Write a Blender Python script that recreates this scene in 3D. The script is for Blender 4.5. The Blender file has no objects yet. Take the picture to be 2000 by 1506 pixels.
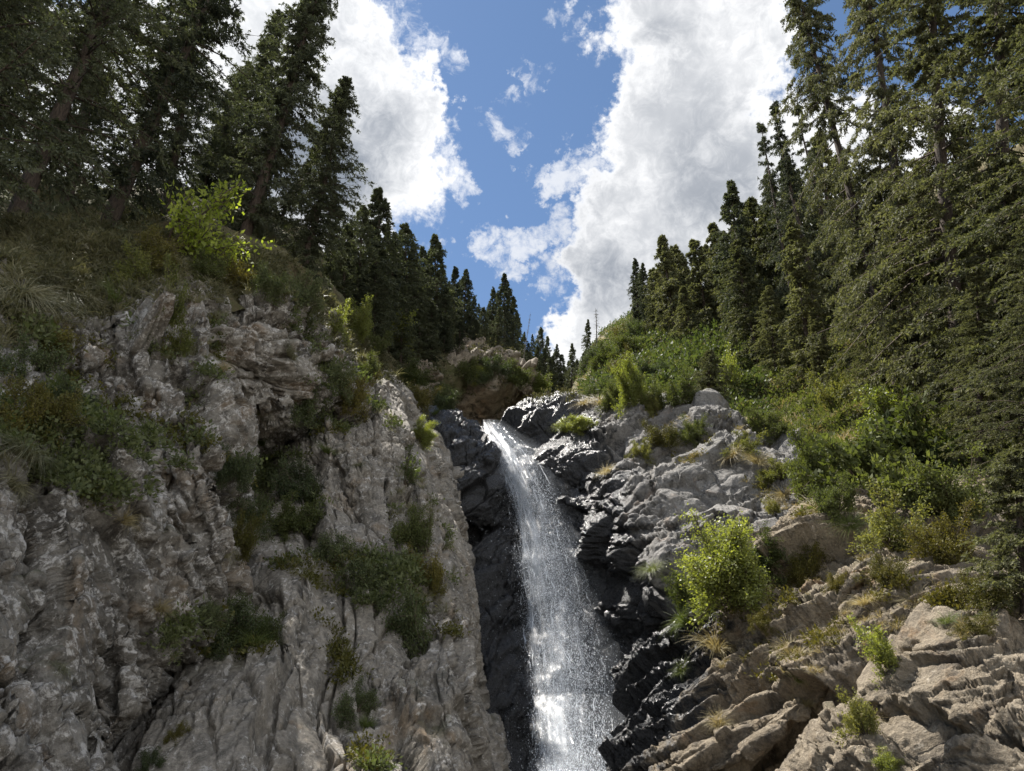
import bpy, math, random
import numpy as np
from mathutils import Vector, Matrix

# ------------------------------------------------------------------ camera, light, sky
SC = bpy.context.scene
COL = SC.collection
EYE = np.array((0.0, 0.0, 1.6))
PITCH = math.radians(30.0)
FPX = 1351.0                                   # focal length in photo pixels (photo 2000 x 1506)
FWD = np.array((0.0, math.cos(PITCH), math.sin(PITCH)))
UP = np.array((0.0, -math.sin(PITCH), math.cos(PITCH)))
RIGHT = np.array((1.0, 0.0, 0.0))


def ray(px, py):
    d = FWD + RIGHT * ((px - 1000.0) / FPX) + UP * ((753.0 - py) / FPX)
    return d / np.linalg.norm(d)


def P(px, py, t):
    return EYE + ray(px, py) * t


cam_data = bpy.data.cameras.new("camera")
cam = bpy.data.objects.new("camera", cam_data)
COL.objects.link(cam)
cam.location = EYE
cam.rotation_euler = (math.pi / 2 + PITCH, 0, 0)
cam_data.sensor_width = 36.0
cam_data.lens = 36.0 * FPX / 2000.0
cam_data.clip_start = 0.1
cam_data.clip_end = 6000.0
SC.camera = cam

SUN_EL0, SUN_AZ0 = math.radians(64.0), math.radians(-51.0)
SUN_DIR = np.array((math.sin(SUN_AZ0) * math.cos(SUN_EL0), math.cos(SUN_AZ0) * math.cos(SUN_EL0), math.sin(SUN_EL0)))   # towards the sun: high, ahead and to one side, just above the picture
SUN_EL = math.asin(SUN_DIR[2])
SUN_AZ = math.atan2(SUN_DIR[0], SUN_DIR[1])
sun_data = bpy.data.lights.new("sun", 'SUN')
sun_data.energy = 4.5
sun_data.angle = math.radians(0.5)
sun_data.color = (1.0, 0.95, 0.88)
sun = bpy.data.objects.new("sun", sun_data)
COL.objects.link(sun)
sun.rotation_euler = Vector(SUN_DIR).to_track_quat('Z', 'Y').to_euler()
sun.location = (0, 0, 60)

vs = SC.view_settings
SC.display_settings.display_device = 'sRGB'
vs.view_transform = 'Standard'
vs.look = 'None'
vs.exposure = 1.38
vs.gamma = 1.0
vs.use_curve_mapping = False
SC.cycles.max_bounces = 8
SC.cycles.diffuse_bounces = 4
SC.cycles.glossy_bounces = 2
SC.cycles.transmission_bounces = 4
SC.cycles.transparent_max_bounces = 12
SC.cycles.sample_clamp_indirect = 6.0
SC.cycles.use_denoising = True

world = bpy.data.worlds.new("World")
SC.world = world
world.use_nodes = True


class NT:
    """small node-tree writer"""
    def __init__(self, tree, clear=True):
        self.t = tree
        if clear:
            tree.nodes.clear()

    def n(self, typ, ins=None, **props):
        nd = self.t.nodes.new(typ)
        for k, v in props.items():
            setattr(nd, k, v)
        for k, v in (ins or {}).items():
            s = nd.inputs[k]
            if hasattr(v, 'is_output'):
                self.t.links.new(v, s)
            else:
                s.default_value = v
        return nd

    def math(self, op, a, b=None, c=None, clamp=False):
        ins = {0: a}
        if b is not None:
            ins[1] = b
        if c is not None:
            ins[2] = c
        return self.n('ShaderNodeMath', ins, operation=op, use_clamp=clamp).outputs[0]

    def vmath(self, op, a, b=None):
        ins = {0: a}
        if b is not None:
            ins[1] = b
        return self.n('ShaderNodeVectorMath', ins, operation=op)

    def scale(self, v, f):
        return self.n('ShaderNodeVectorMath', {0: v, 'Scale': f}, operation='SCALE').outputs[0]

    def mr(self, v, a, b, c=0.0, d=1.0, smooth=False):
        return self.n('ShaderNodeMapRange', {'Value': v, 'From Min': a, 'From Max': b, 'To Min': c, 'To Max': d},
                      interpolation_type='SMOOTHSTEP' if smooth else 'LINEAR').outputs[0]

    def mix(self, f, a, b, blend='MIX'):
        nd = self.t.nodes.new('ShaderNodeMix')
        nd.data_type = 'RGBA'
        nd.blend_type = blend
        for i, v in ((0, f), (6, a), (7, b)):
            s = nd.inputs[i]
            if hasattr(v, 'is_output'):
                self.t.links.new(v, s)
            elif i and len(v) == 3:
                s.default_value = (*v, 1)
            else:
                s.default_value = v
        return nd.outputs[2]

    def noise(self, vec, scale, detail=4, rough=0.55, lac=2.0, dist=0.0):
        return self.n('ShaderNodeTexNoise', {'Vector': vec, 'Scale': scale, 'Detail': detail, 'Roughness': rough,
                                             'Lacunarity': lac, 'Distortion': dist})

    def link(self, a, b):
        self.t.links.new(a, b)


def build_sky():
    w = NT(world.node_tree)
    out = w.n('ShaderNodeOutputWorld')
    sky = w.n('ShaderNodeTexSky', sky_type='NISHITA', sun_disc=False, sun_elevation=SUN_EL, sun_rotation=SUN_AZ,
              altitude=2200.0, air_density=1.0, dust_density=0.3, ozone_density=2.5)
    tc = w.n('ShaderNodeTexCoord').outputs['Generated']
    # fluffy edges: the directions are stirred before the cloud bodies are looked up
    n1 = w.noise(tc, 7.0, 3, 0.5)
    n2 = w.noise(tc, 22.0, 5, 0.62)
    w1 = w.scale(w.vmath('SUBTRACT', n1.outputs['Color'], (0.5, 0.5, 0.5)).outputs[0], 0.15)
    w2 = w.scale(w.vmath('SUBTRACT', n2.outputs['Color'], (0.5, 0.5, 0.5)).outputs[0], 0.11)
    n3 = w.noise(tc, 70.0, 4, 0.6)
    w3 = w.scale(w.vmath('SUBTRACT', n3.outputs['Color'], (0.5, 0.5, 0.5)).outputs[0], 0.045)
    d = w.vmath('NORMALIZE', w.vmath('ADD', w.vmath('ADD', w.vmath('ADD', tc, w1).outputs[0], w2).outputs[0], w3).outputs[0]).outputs[0]

    def blobs(lst, dd, back=False):
        acc = None
        if back:      # unseen bright cloud added behind the viewer as fill light
            acc = w.mr(w.vmath('DOT_PRODUCT', dd, tuple(BACK_FILL)).outputs['Value'], 0.05, 0.7, 0.0, 0.62, smooth=True)
        for (px, py, r, wt) in lst:
            c = ray(px, py)
            ao = math.atan(r / FPX)
            dot = w.vmath('DOT_PRODUCT', dd, tuple(c)).outputs['Value']
            m = w.mr(dot, math.cos(ao), math.cos(ao * 0.25), 0.0, wt, smooth=True)
            acc = m if acc is None else w.math('MAXIMUM', acc, m)
        return acc
    BACK_FILL = np.array((0.45, -0.85, 0.25)); BACK_FILL /= np.linalg.norm(BACK_FILL)
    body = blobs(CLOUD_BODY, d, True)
    wisp = blobs(CLOUD_WISP, d)
    dark = blobs(CLOUD_DARK, w.vmath('NORMALIZE', w.vmath('ADD', tc, w1).outputs[0]).outputs[0])
    st = w.n('ShaderNodeMapping', {'Vector': tc, 'Scale': (1.0, 1.0, 1.0), 'Rotation': (0.3, 0.5, 0.2)}).outputs[0]
    f1 = w.noise(st, 9.0, 9, 0.62, dist=0.6).outputs['Fac']
    f2 = w.noise(st, 34.0, 7, 0.66, dist=0.9).outputs['Fac']
    f4 = w.noise(st, 95.0, 5, 0.65, dist=1.0).outputs['Fac']
    fb = w.math('ADD', w.math('MULTIPLY', w.math('SUBTRACT', f1, 0.5), 1.0), w.math('MULTIPLY', w.math('SUBTRACT', f2, 0.5), 0.7))
    fb = w.math('ADD', fb, w.math('MULTIPLY', w.math('SUBTRACT', f4, 0.5), 0.25))
    dens_b = w.math('ADD', w.math('SUBTRACT', body, 0.33), fb)
    dens_w = w.math('ADD', w.math('SUBTRACT', wisp, 0.56), w.math('MULTIPLY', fb, 1.7))
    a_b = w.mr(dens_b, -0.10, 0.46, 0.0, 1.0, smooth=True)
    a_w = w.mr(dens_w, 0.0, 0.6, 0.0, 0.75, smooth=True)
    alpha = w.math('MAXIMUM', a_b, a_w)
    # thick parts are seen from their shaded underside: greyer
    thick = w.mr(dens_b, 0.30, 0.85, 0.0, 0.45, smooth=True)
    f3 = w.noise(st, 4.0, 5, 0.52, dist=0.3).outputs['Fac']
    g = w.math('ADD', thick, w.math('MULTIPLY', dark, 0.75))
    g = w.math('ADD', g, w.math('MULTIPLY', w.math('SUBTRACT', f3, 0.5), 1.1))
    g = w.math('ADD', g, w.math('MULTIPLY', w.math('SUBTRACT', f2, 0.5), 0.15), clamp=True)
    sun_near = w.mr(w.vmath('DOT_PRODUCT', tc, tuple(SUN_DIR)).outputs['Value'], 0.80, 0.97, 0.0, 1.0, smooth=True)
    col = w.mix(g, (0.935, 0.94, 0.95), (0.25, 0.282, 0.335))
    # extra strength for the added cloud behind the viewer, for more fill
    front = w.mr(w.vmath('DOT_PRODUCT', tc, tuple(BACK_FILL)).outputs['Value'], -0.1, 0.5, 0.0, 0.22, smooth=True)
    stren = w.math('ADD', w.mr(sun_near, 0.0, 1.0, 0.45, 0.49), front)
    skyc = w.mix(1.0, sky.outputs[0], (0.98, 1.0, 0.95), 'MULTIPLY')
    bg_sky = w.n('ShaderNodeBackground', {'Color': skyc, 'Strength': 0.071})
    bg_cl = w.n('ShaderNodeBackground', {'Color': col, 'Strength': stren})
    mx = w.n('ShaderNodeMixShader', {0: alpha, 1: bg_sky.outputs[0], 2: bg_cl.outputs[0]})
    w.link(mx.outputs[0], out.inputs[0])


CLOUD_BODY = [
    (640, 330, 260, 1.0), (720, 230, 190, 1.0), (560, 150, 260, 1.0), (420, 60, 220, 1.0), (790, 215, 95, 0.9), (690, 120, 120, 0.9),
    (620, 60, 130, 1.0), (830, 200, 80, 0.8), (735, 330, 90, 0.85), (300, 250, 300, 1.0), (520, 430, 240, 1.0), (700, 420, 110, 0.9), (60, 100, 180, 0.9),
    (1350, 40, 210, 1.0), (1250, 30, 130, 0.95), (1390, 180, 200, 1.0), (1300, 300, 190, 1.0), (1420, 330, 200, 1.0), (1265, 440, 165, 1.0),
    (1350, 450, 220, 1.0), (1200, 560, 150, 1.0), (1140, 650, 120, 1.0), (1280, 600, 200, 1.0), (1100, 730, 120, 0.9), (1240, 230, 110, 0.85),
    (1190, 390, 80, 0.75), (1480, 90, 110, 0.9), (1600, 400, 200, 0.9), (1640, 250, 110, 0.8), (1750, 330, 130, 0.8), (1240, 720, 200, 0.9)]
CLOUD_WISP = [
    (860, 80, 75, 0.85), (800, 30, 70, 0.8), (760, 20, 60, 0.8), (900, 375, 60, 0.8), (850, 370, 60, 0.75), (1010, 215, 75, 0.75), (1045, 135, 45, 0.8),
    (970, 245, 50, 0.6), (960, 490, 75, 0.9), (1030, 455, 70, 0.9), (990, 530, 55, 0.75), (1105, 325, 75, 0.95), (1090, 440, 70, 0.85), (1060, 540, 60, 0.7),
    (1190, 90, 80, 0.8), (1120, 240, 40, 0.6), (1150, 60, 60, 0.75), (780, 430, 70, 0.8), (830, 500, 60, 0.7), (1180, 230, 60, 0.8)]
CLOUD_DARK = [
    (640, 340, 150, 0.9), (700, 260, 110, 0.5), (1390, 330, 150, 0.45), (1290, 180, 90, 0.2), (1180, 590, 90, 0.5), (1330, 560, 120, 0.4), (1440, 250, 100, 0.35), (1260, 90, 60, 0.3)]
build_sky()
# ------------------------------------------------------------------ noise (numpy)
def _h(ix, iy, iz, seed):
    with np.errstate(over='ignore'):
        h = (ix.astype(np.uint32) * np.uint32(374761393) + iy.astype(np.uint32) * np.uint32(668265263)
             + iz.astype(np.uint32) * np.uint32(2147483647 - 57) + np.uint32((seed * 974634777 + 12345) & 0xffffffff))
        h = (h ^ (h >> np.uint32(13))) * np.uint32(1274126177)
        h = (h ^ (h >> np.uint32(16))) * np.uint32(2246822519)
        return h ^ (h >> np.uint32(15))


def _r(h, k=0):
    with np.errstate(over='ignore'):
        h = (h + np.uint32(k * 2654435761 & 0xffffffff)) * np.uint32(3266489917)
        h = h ^ (h >> np.uint32(15))
    return (h & np.uint32(0xffffff)).astype(np.float32) / np.float32(0xffffff)


def vnoise(p, seed=0):
    """value noise in -1..1 at points p (n x 3)"""
    b = np.floor(p)
    f = (p - b).astype(np.float32)
    f = f * f * f * (f * (f * 6 - 15) + 10)
    b = b.astype(np.int64)
    out = np.zeros(len(p), np.float32)
    for dx in (0, 1):
        wx = f[:, 0] if dx else 1 - f[:, 0]
        for dy in (0, 1):
            wy = f[:, 1] if dy else 1 - f[:, 1]
            for dz in (0, 1):
                wz = f[:, 2] if dz else 1 - f[:, 2]
                out += wx * wy * wz * _r(_h(b[:, 0] + dx, b[:, 1] + dy, b[:, 2] + dz, seed))
    return out * 2 - 1


def fbm(p, octs=4, seed=0, gain=0.5, ridged=False):
    out = np.zeros(len(p), np.float32)
    a, s = 1.0, 0.0
    q = p.copy()
    for o in range(octs):
        v = vnoise(q, seed + o * 17)
        out += a * ((1 - 2 * np.abs(v)) if ridged else v)
        s += a
        a *= gain
        q = q * 2.03 + 3.1
    return out / s


def plates(q, seed, tilt=0.6):
    """broken-rock noise: flat tilted facets that meet in sharp creases. Returns height about -1..1, distance to the crack, cell random"""
    base = np.floor(q - 0.5).astype(np.int64)
    n = len(q)
    f1 = np.full(n, -9.0, np.float32)
    f2 = np.full(n, -9.0, np.float32)
    rid = np.zeros(n, np.float32)
    for dx in (0, 1):
        for dy in (0, 1):
            for dz in (0, 1):
                c = base + np.array((dx, dy, dz))
                hh = _h(c[:, 0], c[:, 1], c[:, 2], seed)
                s = np.stack([_r(hh, 1), _r(hh, 2), _r(hh, 3)], 1) * 0.8 + 0.1
                d = (q - c - s).astype(np.float32)
                r = _r(hh, 4)
                # every cell is a block with its own orientation: the largest of a few skewed coordinates makes flat sides
                g = np.stack([_r(hh, 5), _r(hh, 6), _r(hh, 7)], 1) * 2 - 1
                k1 = np.abs(d[:, 0] + 0.55 * g[:, 0] * d[:, 1] + 0.4 * g[:, 1] * d[:, 2])
                k2 = np.abs(d[:, 1] + 0.55 * g[:, 1] * d[:, 2] + 0.4 * g[:, 2] * d[:, 0])
                k3 = np.abs(d[:, 2] + 0.55 * g[:, 2] * d[:, 0] + 0.4 * g[:, 0] * d[:, 1])
                m = np.maximum(np.maximum(k1, k2), k3)
                v = r * 0.9 + tilt * (g * d).sum(1) * 1.5 - 1.35 * np.maximum(m - 0.22, 0)
                near = v > f1
                f2 = np.where(near, f1, np.maximum(f2, v))
                rid = np.where(near, r, rid)
                f1 = np.where(near, v, f1)
    return (f1 - 0.35) * 1.7, f1 - f2, rid


def bricks(u, v, w, period, length, seed, tilt, ramp=0.0):
    """layered rock: beds of uneven thickness across u, each snapped into blocks along v. Returns height -1..1 and distance to the nearest joint in metres"""
    s = u / period
    s = s + 0.45 * vnoise(np.stack([s * 0.9, 0 * s + seed, 0 * s], 1), seed + 1)
    i = np.floor(s).astype(np.int64)
    f = (s - i).astype(np.float32)
    z = np.zeros_like(i)
    hb = _h(i, z, z, seed + 2)
    ln = length * (0.5 + 1.1 * _r(hb, 1))
    a = v / ln + 13.0 * _r(hb, 2) + 0.35 * (f - 0.5) * (_r(hb, 3) * 2 - 1)
    j = np.floor(a).astype(np.int64)
    g = (a - j).astype(np.float32)
    k = np.floor(w / (length * 1.3) + _r(hb, 4)).astype(np.int64)
    hh = _h(i, j, k, seed + 3)
    h = (_r(hh, 1) * 2 - 1) * 0.55 + (_r(hb, 5) * 2 - 1) * 0.45
    h = h + tilt * ((_r(hh, 2) * 2 - 1) * (f - 0.5) + (_r(hh, 3) * 2 - 1) * (g - 0.5)) * 1.6
    h = h + ramp * (0.5 - f)          # every bed stands out at one edge, like shingles
    e = np.minimum(np.minimum(f, 1 - f) * period, np.minimum(g, 1 - g) * ln)
    return h.astype(np.float32), e.astype(np.float32)


def axes_frame(a, b):
    """rows: unit a, b made square to a, and their cross product"""
    a = np.array(a, float); a /= np.linalg.norm(a)
    b = np.array(b, float); b -= a * (a @ b); b /= np.linalg.norm(b)
    return np.stack([a, b, np.cross(a, b)])


def imgdir(dx, dy, depth=0.0):
    """world direction of a step on the picture (dx right, dy up), leaning into depth"""
    v = RIGHT * dx + UP * dy + FWD * depth
    return v / np.linalg.norm(v)


# ------------------------------------------------------------------ sheets from control nets
def _cr_weights(t, n):
    """Catmull-Rom basis rows for parameters t over n control points"""
    W = np.zeros((len(t), n))
    i = np.clip(np.floor(t).astype(int), 0, n - 2)
    f = t - i
    c = [-0.5 * f + f ** 2 - 0.5 * f ** 3, 1 - 2.5 * f ** 2 + 1.5 * f ** 3, 0.5 * f + 2 * f ** 2 - 1.5 * f ** 3, -0.5 * f ** 2 + 0.5 * f ** 3]
    for k in range(4):
        j = i + k - 1
        w = c[k]
        lo, hi = j < 0, j > n - 1
        ok = ~(lo | hi)
        r = np.arange(len(t))
        np.add.at(W, (r[ok], j[ok]), w[ok])
        # mirrored end points: p(-1) = 2 p0 - p1
        np.add.at(W, (r[lo], np.zeros(lo.sum(), int)), 2 * w[lo]); np.add.at(W, (r[lo], np.ones(lo.sum(), int)), -w[lo])
        np.add.at(W, (r[hi], np.full(hi.sum(), n - 1)), 2 * w[hi]); np.add.at(W, (r[hi], np.full(hi.sum(), n - 2)), -w[hi])
    return W


def net_points(net, nr, nc):
    A = np.array([[P(*p) for p in row] for row in net])
    R, C = A.shape[:2]
    Wr = _cr_weights(np.linspace(0, R - 1, nr), R)
    Wc = _cr_weights(np.linspace(0, C - 1, nc), C)
    return np.einsum('ar,rcx,bc->abx', Wr, A, Wc)


def grid_normals(G):
    du = np.gradient(G, axis=1)
    dv = np.gradient(G, axis=0)
    N = np.cross(du, dv)
    N /= np.linalg.norm(N, axis=2, keepdims=True) + 1e-9
    mid = N.shape[0] // 2, N.shape[1] // 2
    s = np.sign(((EYE - G) * N).sum(2).sum())
    return N * (s if s else 1), s


def mesh_from_grid(name, G, mat, attrs=None, flip=False, smooth=False):
    nr, nc = G.shape[:2]
    me = bpy.data.meshes.new(name)
    idx = np.arange(nr * nc).reshape(nr, nc)
    q = np.stack([idx[:-1, :-1], idx[:-1, 1:], idx[1:, 1:], idx[1:, :-1]], -1).reshape(-1, 4)
    if flip:
        q = q[:, ::-1]
    nf = len(q)
    me.vertices.add(nr * nc)
    me.vertices.foreach_set('co', G.reshape(-1).astype(np.float32))
    me.loops.add(nf * 4)
    me.loops.foreach_set('vertex_index', q.reshape(-1).astype(np.int32))
    me.polygons.add(nf)
    me.polygons.foreach_set('loop_start', np.arange(0, nf * 4, 4, dtype=np.int32))
    me.polygons.foreach_set('use_smooth', np.full(nf, smooth))
    for k, v in (attrs or {}).items():
        a = me.attributes.new(k, 'FLOAT', 'POINT')
        a.data.foreach_set('value', v.reshape(-1).astype(np.float32))
    me.update(calc_edges=True)
    me.materials.append(mat)
    return me


def link(name, me, parent=None, **props):
    o = bpy.data.objects.new(name, me)
    COL.objects.link(o)
    if parent is not None:
        o.parent = parent
    for k, v in props.items():
        o[k] = v
    return o


def rock_height(p, style, seed, step):
    """broken-plate layers, strata steps and fine noise, in metres along the surface normal; step 0: large faces, step 1: detail on them"""
    wl = style.get('warp', 0.5)
    wv = np.stack([vnoise(p * 0.55 + 11, seed + 1), vnoise(p * 0.55 + 37, seed + 2), vnoise(p * 0.55 + 71, seed + 3)], 1) * wl
    wv += np.stack([vnoise(p * 2.3 + 11, seed + 4), vnoise(p * 2.3 + 37, seed + 5), vnoise(p * 2.3 + 71, seed + 6)], 1) * wl * 0.07
    pw = p + wv
    M = style['frame']
    loc = pw @ M.T
    h = np.zeros(len(p), np.float32)
    # some faces are whole, others are shattered
    broken = np.clip(0.55 + 1.5 * vnoise(p * 0.75, seed + 50) + 0.5 * vnoise(p * 2.1, seed + 51), style.get('whole', 0.2), 1.15)
    for k, (size, amp, tilt, crack, cw) in enumerate(style['plates']):
        if (k >= 2) != bool(step):
            continue
        q = loc / np.array(size)
        hv, e, r = plates(q, seed + 100 + k * 7, tilt)
        mod = 0.25 + 0.75 * np.clip(0.5 + 1.0 * vnoise(p * style.get('modf', 0.35) + 5 * k, seed + 60 + k), 0, 1) if k else 1.0
        if step:
            mod = mod * broken
        h += amp * hv * mod
        if crack:
            h -= crack * np.clip(1 - e / cw, 0, 1) ** 1.5 * mod
    wb = wv * 0.6 + 0.05 * np.stack([vnoise(p * 6 + 3, seed + 7), vnoise(p * 6 + 29, seed + 8), vnoise(p * 6 + 53, seed + 9)], 1)
    lb = (p + wb) @ M.T
    for k, (period, length, amp, tilt, crack, cw) in enumerate(style.get('bricks', ())):
        if (k >= 1) != bool(step):
            continue
        hv, e = bricks(lb[:, 0], lb[:, 1], lb[:, 2], period, length, seed + 500 + 11 * k, tilt, style.get('ramp', 0.0))
        mod = np.clip(0.75 + 0.6 * vnoise(p * style.get('modf', 0.35) * 1.3 + 7 * k, seed + 80 + k), 0.3, 1.25)
        if step:
            mod = mod * broken
        h += amp * hv * mod - crack * np.clip(1 - e / cw, 0, 1) * mod
    if step:
        h += broken * style.get('fine', 0.03) * fbm(p * style.get('finef', 7.0), 4, seed + 300, 0.55, ridged=True)
    return h


def relax(G, rounds=3):
    """evens out the rows of vertices where the sheet has been pulled long over a step, leaving a plain broken face"""
    du = np.linalg.norm(np.diff(G, axis=1), axis=2); dv = np.linalg.norm(np.diff(G, axis=0), axis=2)
    e = np.zeros(G.shape[:2])
    e[:, :-1] = np.maximum(e[:, :-1], du); e[:, 1:] = np.maximum(e[:, 1:], du)
    e[:-1] = np.maximum(e[:-1], dv); e[1:] = np.maximum(e[1:], dv)
    m = np.median(e[::4, ::4])
    w = np.clip((e / m - 3.0) / 3.0, 0, 1)
    for _ in range(2):
        wp = np.pad(w, 1, mode='edge')
        w = np.maximum(w, 0.25 * (wp[:-2, 1:-1] + wp[2:, 1:-1] + wp[1:-1, :-2] + wp[1:-1, 2:]))
    w = (w * 0.85)[..., None]
    for _ in range(rounds):
        Gp = np.pad(G, ((1, 1), (1, 1), (0, 0)), mode='edge')
        A = 0.25 * (Gp[:-2, 1:-1] + Gp[2:, 1:-1] + Gp[1:-1, :-2] + Gp[1:-1, 2:])
        A[0] = G[0]; A[-1] = G[-1]; A[:, 0] = G[:, 0]; A[:, -1] = G[:, -1]
        G = G + (A - G) * w
    return G


def rock_sheet(name, net, nr, nc, style, mat, seed, big=0.0, attrs_fn=None, **props):
    G = net_points(net, nr, nc)
    N, s = grid_normals(G)
    p = G.reshape(-1, 3)
    n = N.reshape(-1, 3)
    # soft large undulation first, then the broken faces on the new normals
    if big:
        p = p + n * (big * fbm(p * 0.28, 3, seed + 900))[:, None]
        N, s = grid_normals(p.reshape(G.shape)); n = N.reshape(-1, 3)
    h = rock_height(p, style, seed, 0)
    G2 = relax((p + n * h[:, None]).reshape(G.shape))
    N, s = grid_normals(G2)
    for _ in range(3):        # steady directions, so that detail does not fold over itself
        Np = np.pad(N, ((1, 1), (1, 1), (0, 0)), mode='edge')
        N = (N + Np[:-2, 1:-1] + Np[2:, 1:-1] + Np[1:-1, :-2] + Np[1:-1, 2:]) / 5
    N /= np.linalg.norm(N, axis=2, keepdims=True) + 1e-9
    p = G2.reshape(-1, 3); n = N.reshape(-1, 3)
    h = rock_height(p, style, seed, 1)
    G2 = (p + n * h[:, None]).reshape(G.shape)
    G2 = relax(G2, 1)
    p = G2.reshape(-1, 3)
    N2, s2 = grid_normals(G2)
    attrs = attrs_fn(p, n, h) if attrs_fn else None
    me = mesh_from_grid(name, G2, mat, attrs, flip=(s2 < 0), smooth=style.get('smooth', True))
    return link(name, me, **props)


# ------------------------------------------------------------------ materials of the ground
def new_mat(name):
    m = bpy.data.materials.new(name)
    m.use_nodes = True
    t = NT(m.node_tree)
    out = t.n('ShaderNodeOutputMaterial')
    return m, t, out


def rock_material(name, c1, c2, lichen, rust, dark, lich_amt=0.5, rust_amt=0.5, bump=0.5, wet=False, wet_col=(0.021, 0.0215, 0.023), moss=(0.075, 0.075, 0.03), rough=0.85, sc=1.0):
    m, t, out = new_mat(name)
    co = t.n('ShaderNodeTexCoord').outputs['Object']
    big = t.noise(co, 0.45 * sc, 4, 0.6, dist=0.5).outputs['Fac']
    mid = t.noise(co, 2.6 * sc, 6, 0.65, dist=0.8).outputs['Fac']
    fine = t.noise(co, 17.0 * sc, 6, 0.7).outputs['Fac']
    grit = t.noise(co, 60.0 * sc, 3, 0.7).outputs['Fac']
    col = t.mix(t.mr(t.math('ADD', t.math('MULTIPLY', big, 0.6), t.math('MULTIPLY', mid, 0.5)), 0.40, 0.70), c1, c2)
    rm = t.noise(co, 0.8 * sc, 5, 0.65, dist=1.2).outputs['Fac']
    col = t.mix(t.mr(rm, 0.62 - 0.14 * rust_amt, 0.78 - 0.14 * rust_amt, 0, 0.75), col, rust)
    dm = t.noise(co, 2.4 * sc, 7, 0.74, dist=0.6).outputs['Fac']
    col = t.mix(t.mr(dm, 0.49, 0.63, 0, 0.8), col, dark)
    lm = t.noise(co, 5.0 * sc, 7, 0.74, dist=0.7).outputs['Fac']
    lm2 = t.math('ADD', lm, t.math('MULTIPLY', t.math('SUBTRACT', fine, 0.5), 0.35))
    col = t.mix(t.mr(lm2, 0.66 - 0.16 * lich_amt, 0.73 - 0.16 * lich_amt, 0, 0.8), col, lichen)
    col = t.mix(1.0, col, t.n('ShaderNodeCombineColor', {0: t.mr(fine, 0.25, 0.75, 0.55, 1.35), 1: t.mr(fine, 0.25, 0.75, 0.55, 1.35), 2: t.mr(fine, 0.25, 0.75, 0.55, 1.35)}).outputs[0], 'MULTIPLY')
    ms = t.n('ShaderNodeAttribute', attribute_name='moss').outputs['Fac']
    col = t.mix(ms, col, moss)
    rgh = rough
    spec = 0.3
    if wet:
        we = t.n('ShaderNodeAttribute', attribute_name='wet').outputs['Fac']
        wn = t.math('ADD', we, t.math('MULTIPLY', t.math('SUBTRACT', mid, 0.5), 1.1))
        wm = t.mr(wn, 0.35, 0.62, 0, 1, smooth=True)
        wc = t.mix(t.mr(fine, 0.3, 0.7), wet_col, tuple(1.7 * v for v in wet_col))
        col = t.mix(wm, col, wc)
        rgh = t.mr(wm, 0, 1, rough, t.mr(fine, 0.3, 0.7, 0.16, 0.42))
        spec = t.mr(wm, 0, 1, 0.3, 0.5)
    hgt = t.math('ADD', t.math('MULTIPLY', mid, 0.5), t.math('ADD', t.math('MULTIPLY', fine, 0.32), t.math('MULTIPLY', grit, 0.14)))
    bp = t.n('ShaderNodeBump', {'Height': hgt, 'Strength': bump, 'Distance': 0.16 / sc})
    bs = t.n('ShaderNodeBsdfPrincipled', {'Base Color': col, 'Roughness': rgh, 'Specular IOR Level': spec, 'Normal': bp.outputs[0]})
    t.link(bs.outputs[0], out.inputs[0])
    return m


M_ROCK_SHADE = rock_material('lichen_cliff_rock', (0.15, 0.137, 0.116), (0.31, 0.287, 0.25), (0.50, 0.48, 0.45), (0.20, 0.135, 0.075), (0.06, 0.053, 0.045), 0.88, 0.7, bump=0.9)
M_ROCK_SLAB = rock_material('grey_slab_rock', (0.18, 0.162, 0.135), (0.33, 0.30, 0.255), (0.48, 0.46, 0.43), (0.24, 0.17, 0.10), (0.075, 0.07, 0.062), 0.62, 0.4, bump=0.9)
M_ROCK_WET = rock_material('waterfall_rock', (0.165, 0.158, 0.149), (0.28, 0.268, 0.25), (0.42, 0.405, 0.385), (0.26, 0.19, 0.135), (0.08, 0.077, 0.073), 0.4, 0.3, wet=True, bump=1.1)
M_ROCK_TAN = rock_material('tan_layered_rock', (0.21, 0.172, 0.122), (0.37, 0.31, 0.228), (0.46, 0.405, 0.325), (0.26, 0.16, 0.08), (0.075, 0.064, 0.052), 0.35, 0.45, wet=True, bump=1.3)
M_ROCK_BROWN = rock_material('brown_cliff_rock', (0.165, 0.135, 0.10), (0.27, 0.23, 0.175), (0.33, 0.29, 0.24), (0.20, 0.13, 0.075), (0.075, 0.062, 0.05), 0.3, 0.5, sc=0.6)


def soil_material(name, a, b, c):
    m, t, out = new_mat(name)
    co = t.n('ShaderNodeTexCoord').outputs['Object']
    big = t.noise(co, 0.7, 5, 0.6).outputs['Fac']
    fine = t.noise(co, 9.0, 6, 0.7).outputs['Fac']
    col = t.mix(t.mr(big, 0.4, 0.6), a, b)
    col = t.mix(t.mr(fine, 0.45, 0.7), col, c)
    bp = t.n('ShaderNodeBump', {'Height': fine, 'Strength': 0.8, 'Distance': 0.15})
    bs = t.n('ShaderNodeBsdfPrincipled', {'Base Color': col, 'Roughness': 0.95, 'Specular IOR Level': 0.15, 'Normal': bp.outputs[0]})
    t.link(bs.outputs[0], out.inputs[0])
    return m


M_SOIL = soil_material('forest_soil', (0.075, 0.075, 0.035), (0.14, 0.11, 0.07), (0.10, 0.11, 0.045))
M_SOIL_DRY = soil_material('dry_grass_soil', (0.17, 0.14, 0.075), (0.10, 0.105, 0.045), (0.22, 0.18, 0.11))

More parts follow.
